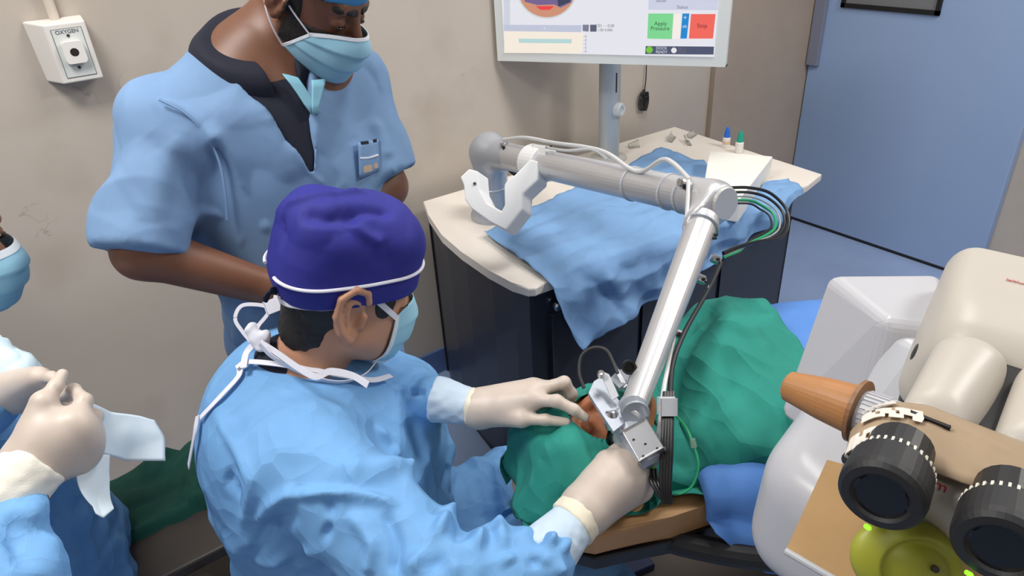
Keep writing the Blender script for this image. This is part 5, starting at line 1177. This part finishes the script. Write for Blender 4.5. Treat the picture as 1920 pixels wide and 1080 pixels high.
lo, hi = bounds(NBn, NBn-UPZ*.8, ElN, WrN, ElF, WrF, m=.2)
gno = obj('surgical_gown', sdf_mesh(gn, lo, hi, .007, lambda v: cfn(v)+(billow(v, 8, 13)-.35)*.012+crumple(v, 100, .08, .22, 7)+worley(v, 10, 18)*.025), M_GOWN, nur, smooth=True)
mm, MG = mask_mesh(HN, RN, 66, (-.004, -.026), (-.118, -.088), .009, .005)
mk = obj('face_mask', mm, M_MASK, nur, smooth=True); obj('mask_border', ribbon(MG[::4, 0], .012, .0018, np.gradient(MG, axis=1)[::4, 0]), M_MASKW, mk)
cpn = U((ell((0, -.015, .055), (.086, .11, .09)), 0), (half((0, 0, .046), (0, -.0, -1)), .004, '&'))
obj('bouffant_cap', sdf_mesh(local(cpn, HN, RN), HN-.2, HN+.2, .004, lambda v: (billow(v, 30, 5)-.35)*.005), M_MASKW, nur, smooth=True)
for s in (1, -1):
    bw = U((inflate(HEAD, .003), 0), (cap((s*.014, .09, .022), (s*.05, .074, .024), .005), .001, '&')); q = HN+RN@V3(s*.03, .085, .025)
    obj('eyebrow', sdf_mesh(local(bw, HN, RN), q-.045, q+.045, .002), M_HAIR, nur, smooth=True)
    q = HN+RN@V3(s*.032, .085, 0); obj('eye', sdf_mesh(local(ell((s*.032, .0865, -.001), (.011, .006, .005)), HN, RN), q-.016, q+.016, .001), M_EYE, nur, smooth=True)
W3 = A(62, 868, .87)
idx = F((140, 795, .88), (158, 752, .90), (138, 732, .92), (118, 744, .94))
mid = F((158, 815, .89), (178, 782, .92), (160, 765, .95), (138, 768, .96))
rng_ = F((162, 840, .90), (178, 815, .94), (160, 800, .97), (142, 800, .97))
pky = F((150, 862, .90), (168, 845, .94), (152, 832, .96), (138, 832, .96))
thb = F((60, 800, .87), (82, 755, .875), (104, 725, .89), (117, 702, .905))
palm = [(W3, idx[0], .029, .021), (W3, mid[0], .030, .021), (W3, rng_[0], .029, .02), (W3, pky[0], .027, .017), (W3, thb[1], .024, .0155), (A(90, 815, .875), A(130, 820, .89), .028, .026)]
hn = hand([idx, mid, rng_, pky, thb], palm, .0108)
gn1 = obj('glove', hmesh(hn, idx+mid+rng_+pky+thb+[W3], m=.04), M_GLOVE, nur, smooth=True)
cuff(A(-14, 950, .835), A(78, 862, .868), .044, .036, M_CUFF, 'knit_cuff', gn1)
W4 = A(12, 735, 1.03)
idx = F((72, 715, 1.0), (100, 722, .98), (118, 735, .965), (128, 745, .955))
mid = F((76, 722, 1.02), (112, 735, 1.01), (130, 752, 1.0), (132, 765, .99))
rng_ = F((74, 735, 1.03), (108, 750, 1.02), (124, 768, 1.01), (122, 780, 1.0))
pky = F((66, 748, 1.04), (98, 764, 1.03), (112, 780, 1.02), (110, 790, 1.01))
thb = F((40, 722, 1.0), (72, 708, .98), (96, 708, .965), (112, 716, .955))
hf = hand([idx, mid, rng_, pky, thb], [(W4, idx[0], .026, .018), (W4, mid[0], .027, .018), (W4, rng_[0], .026, .018), (W4, pky[0], .024, .015), (W4, thb[1], .022, .014)], .0105)
obj('glove', hmesh(hf, idx+mid+rng_+pky+thb+[W4], m=.04), M_GLOVE, nur, smooth=True)
obj('paper_sleeve', sdf_mesh(U((cap(A(-60, 690, 1.06), A(28, 700, 1.04), .06, .035), 0)), A(-20, 690, 1.05)-.16, A(-20, 690, 1.05)+.16, .005, lambda v: (billow(v, 25, 4)-.35)*.012), mat('paper_pale', srgb(196, 216, 226), .85), nur, smooth=True)
# paper towel in the assistant's hands
def sheet3(name, rows, th, m, amp, sc, n=30):
    R_ = [lin([A(*p) for p in r], n) for r in rows]; R_ = np.array(R_); cols = np.array([catmull(R_[:, i], 8) for i in range(n)]); fl = cols.reshape(-1, 3).astype(np.float32)
    cols = cols+(billow(fl, sc, 5).reshape(cols.shape[:2])*amp)[..., None]*(-FW); return obj(name, gridmesh(cols, th), m, smooth=True)
M_PAPER = mat('paper_white', srgb(206, 220, 228), .85, var=.03)
tw = sheet3('paper_towel', [[(172, 752, .93), (215, 770, .98), (262, 778, 1.02), (296, 786, 1.05)], [(165, 800, .92), (205, 810, .96), (255, 815, 1.0), (308, 818, 1.04)], [(150, 840, .91), (195, 850, .94), (240, 862, .99), (314, 862, 1.03)]], .0012, M_PAPER, .015, 10)
tag(tw, 'folded white paper towel held in the hands of the assistant', 'towel')
tg = sheet3('towel_fold', [[(150, 840, .905), (175, 846, .92), (208, 852, .94)], [(150, 890, .895), (180, 890, .91), (205, 895, .93)], [(165, 935, .885), (185, 938, .90), (210, 930, .92)], [(182, 962, .88), (200, 968, .89), (218, 952, .91)]], .0012, M_PAPER, .01, 12)
tg.parent = tw; tg.matrix_parent_inverse = tw.matrix_world.inverted()
# chair with green cloth behind
cz = A(285, 960, 1.45)
ch = thing('equipment_cart', 'dark brown metal cart partly covered by green cloth, low behind the assistant', 'cart', V3(cz[0], cz[1], 0))
X0, Y0 = cz[0]-.16, cz[1]-.10
obj('tray', bbox((X0, Y0, .50), (X0+.34, Y0+.30, .53), .006), M_DARK, ch)
for ax_ in (0, 1):
    for ay in (0, 1): obj('leg', cyl((X0+.02+.30*ax_, Y0+.02+.26*ay, 0), (X0+.02+.30*ax_, Y0+.02+.26*ay, .50), .014, 10), M_DARK, ch)
obj('shelf', bbox((X0, Y0, .2), (X0+.34, Y0+.30, .22), .006), M_DARK, ch)
obj('side_bar', cyl((X0+.05, Y0-.02, .12), (X0+.2, Y0-.02, .49), .02, 12), M_DARK, ch)
G = np.zeros((40, 40, 3))
for i in range(40):
    for j in range(40):
        u, v = i/39, j/39; x = X0-.06+.46*u; y = Y0+.10+.25*v; ed = max(0, .05-v*.25)*1.4+max(0, u*.46-.40)*1.4+max(0, .06-u*.46)*1.4
        G[i, j] = (x, y, .545-ed)
fl = G.reshape(-1, 3).astype(np.float32); G[..., 2] += (billow(fl, 14, 3)*.03).reshape(40, 40)
gc = obj('green_cloth', gridmesh(G, .0015), mat('dark_green_cloth', srgb(10, 74, 62), .85, var=.1), smooth=True)
tag(gc, 'dark green cloth thrown over the cart behind the paper towel', 'cloth')
# cable on the floor by the console
tag(obj('floor_cable', tube([Zp(822, 734, .006), Zp(845, 722, .006), Zp(870, 716, .006), Zp(900, 712, .006)], .005, 8), M_BLACK), 'thin black cable on the floor beside the console corner', 'cable')
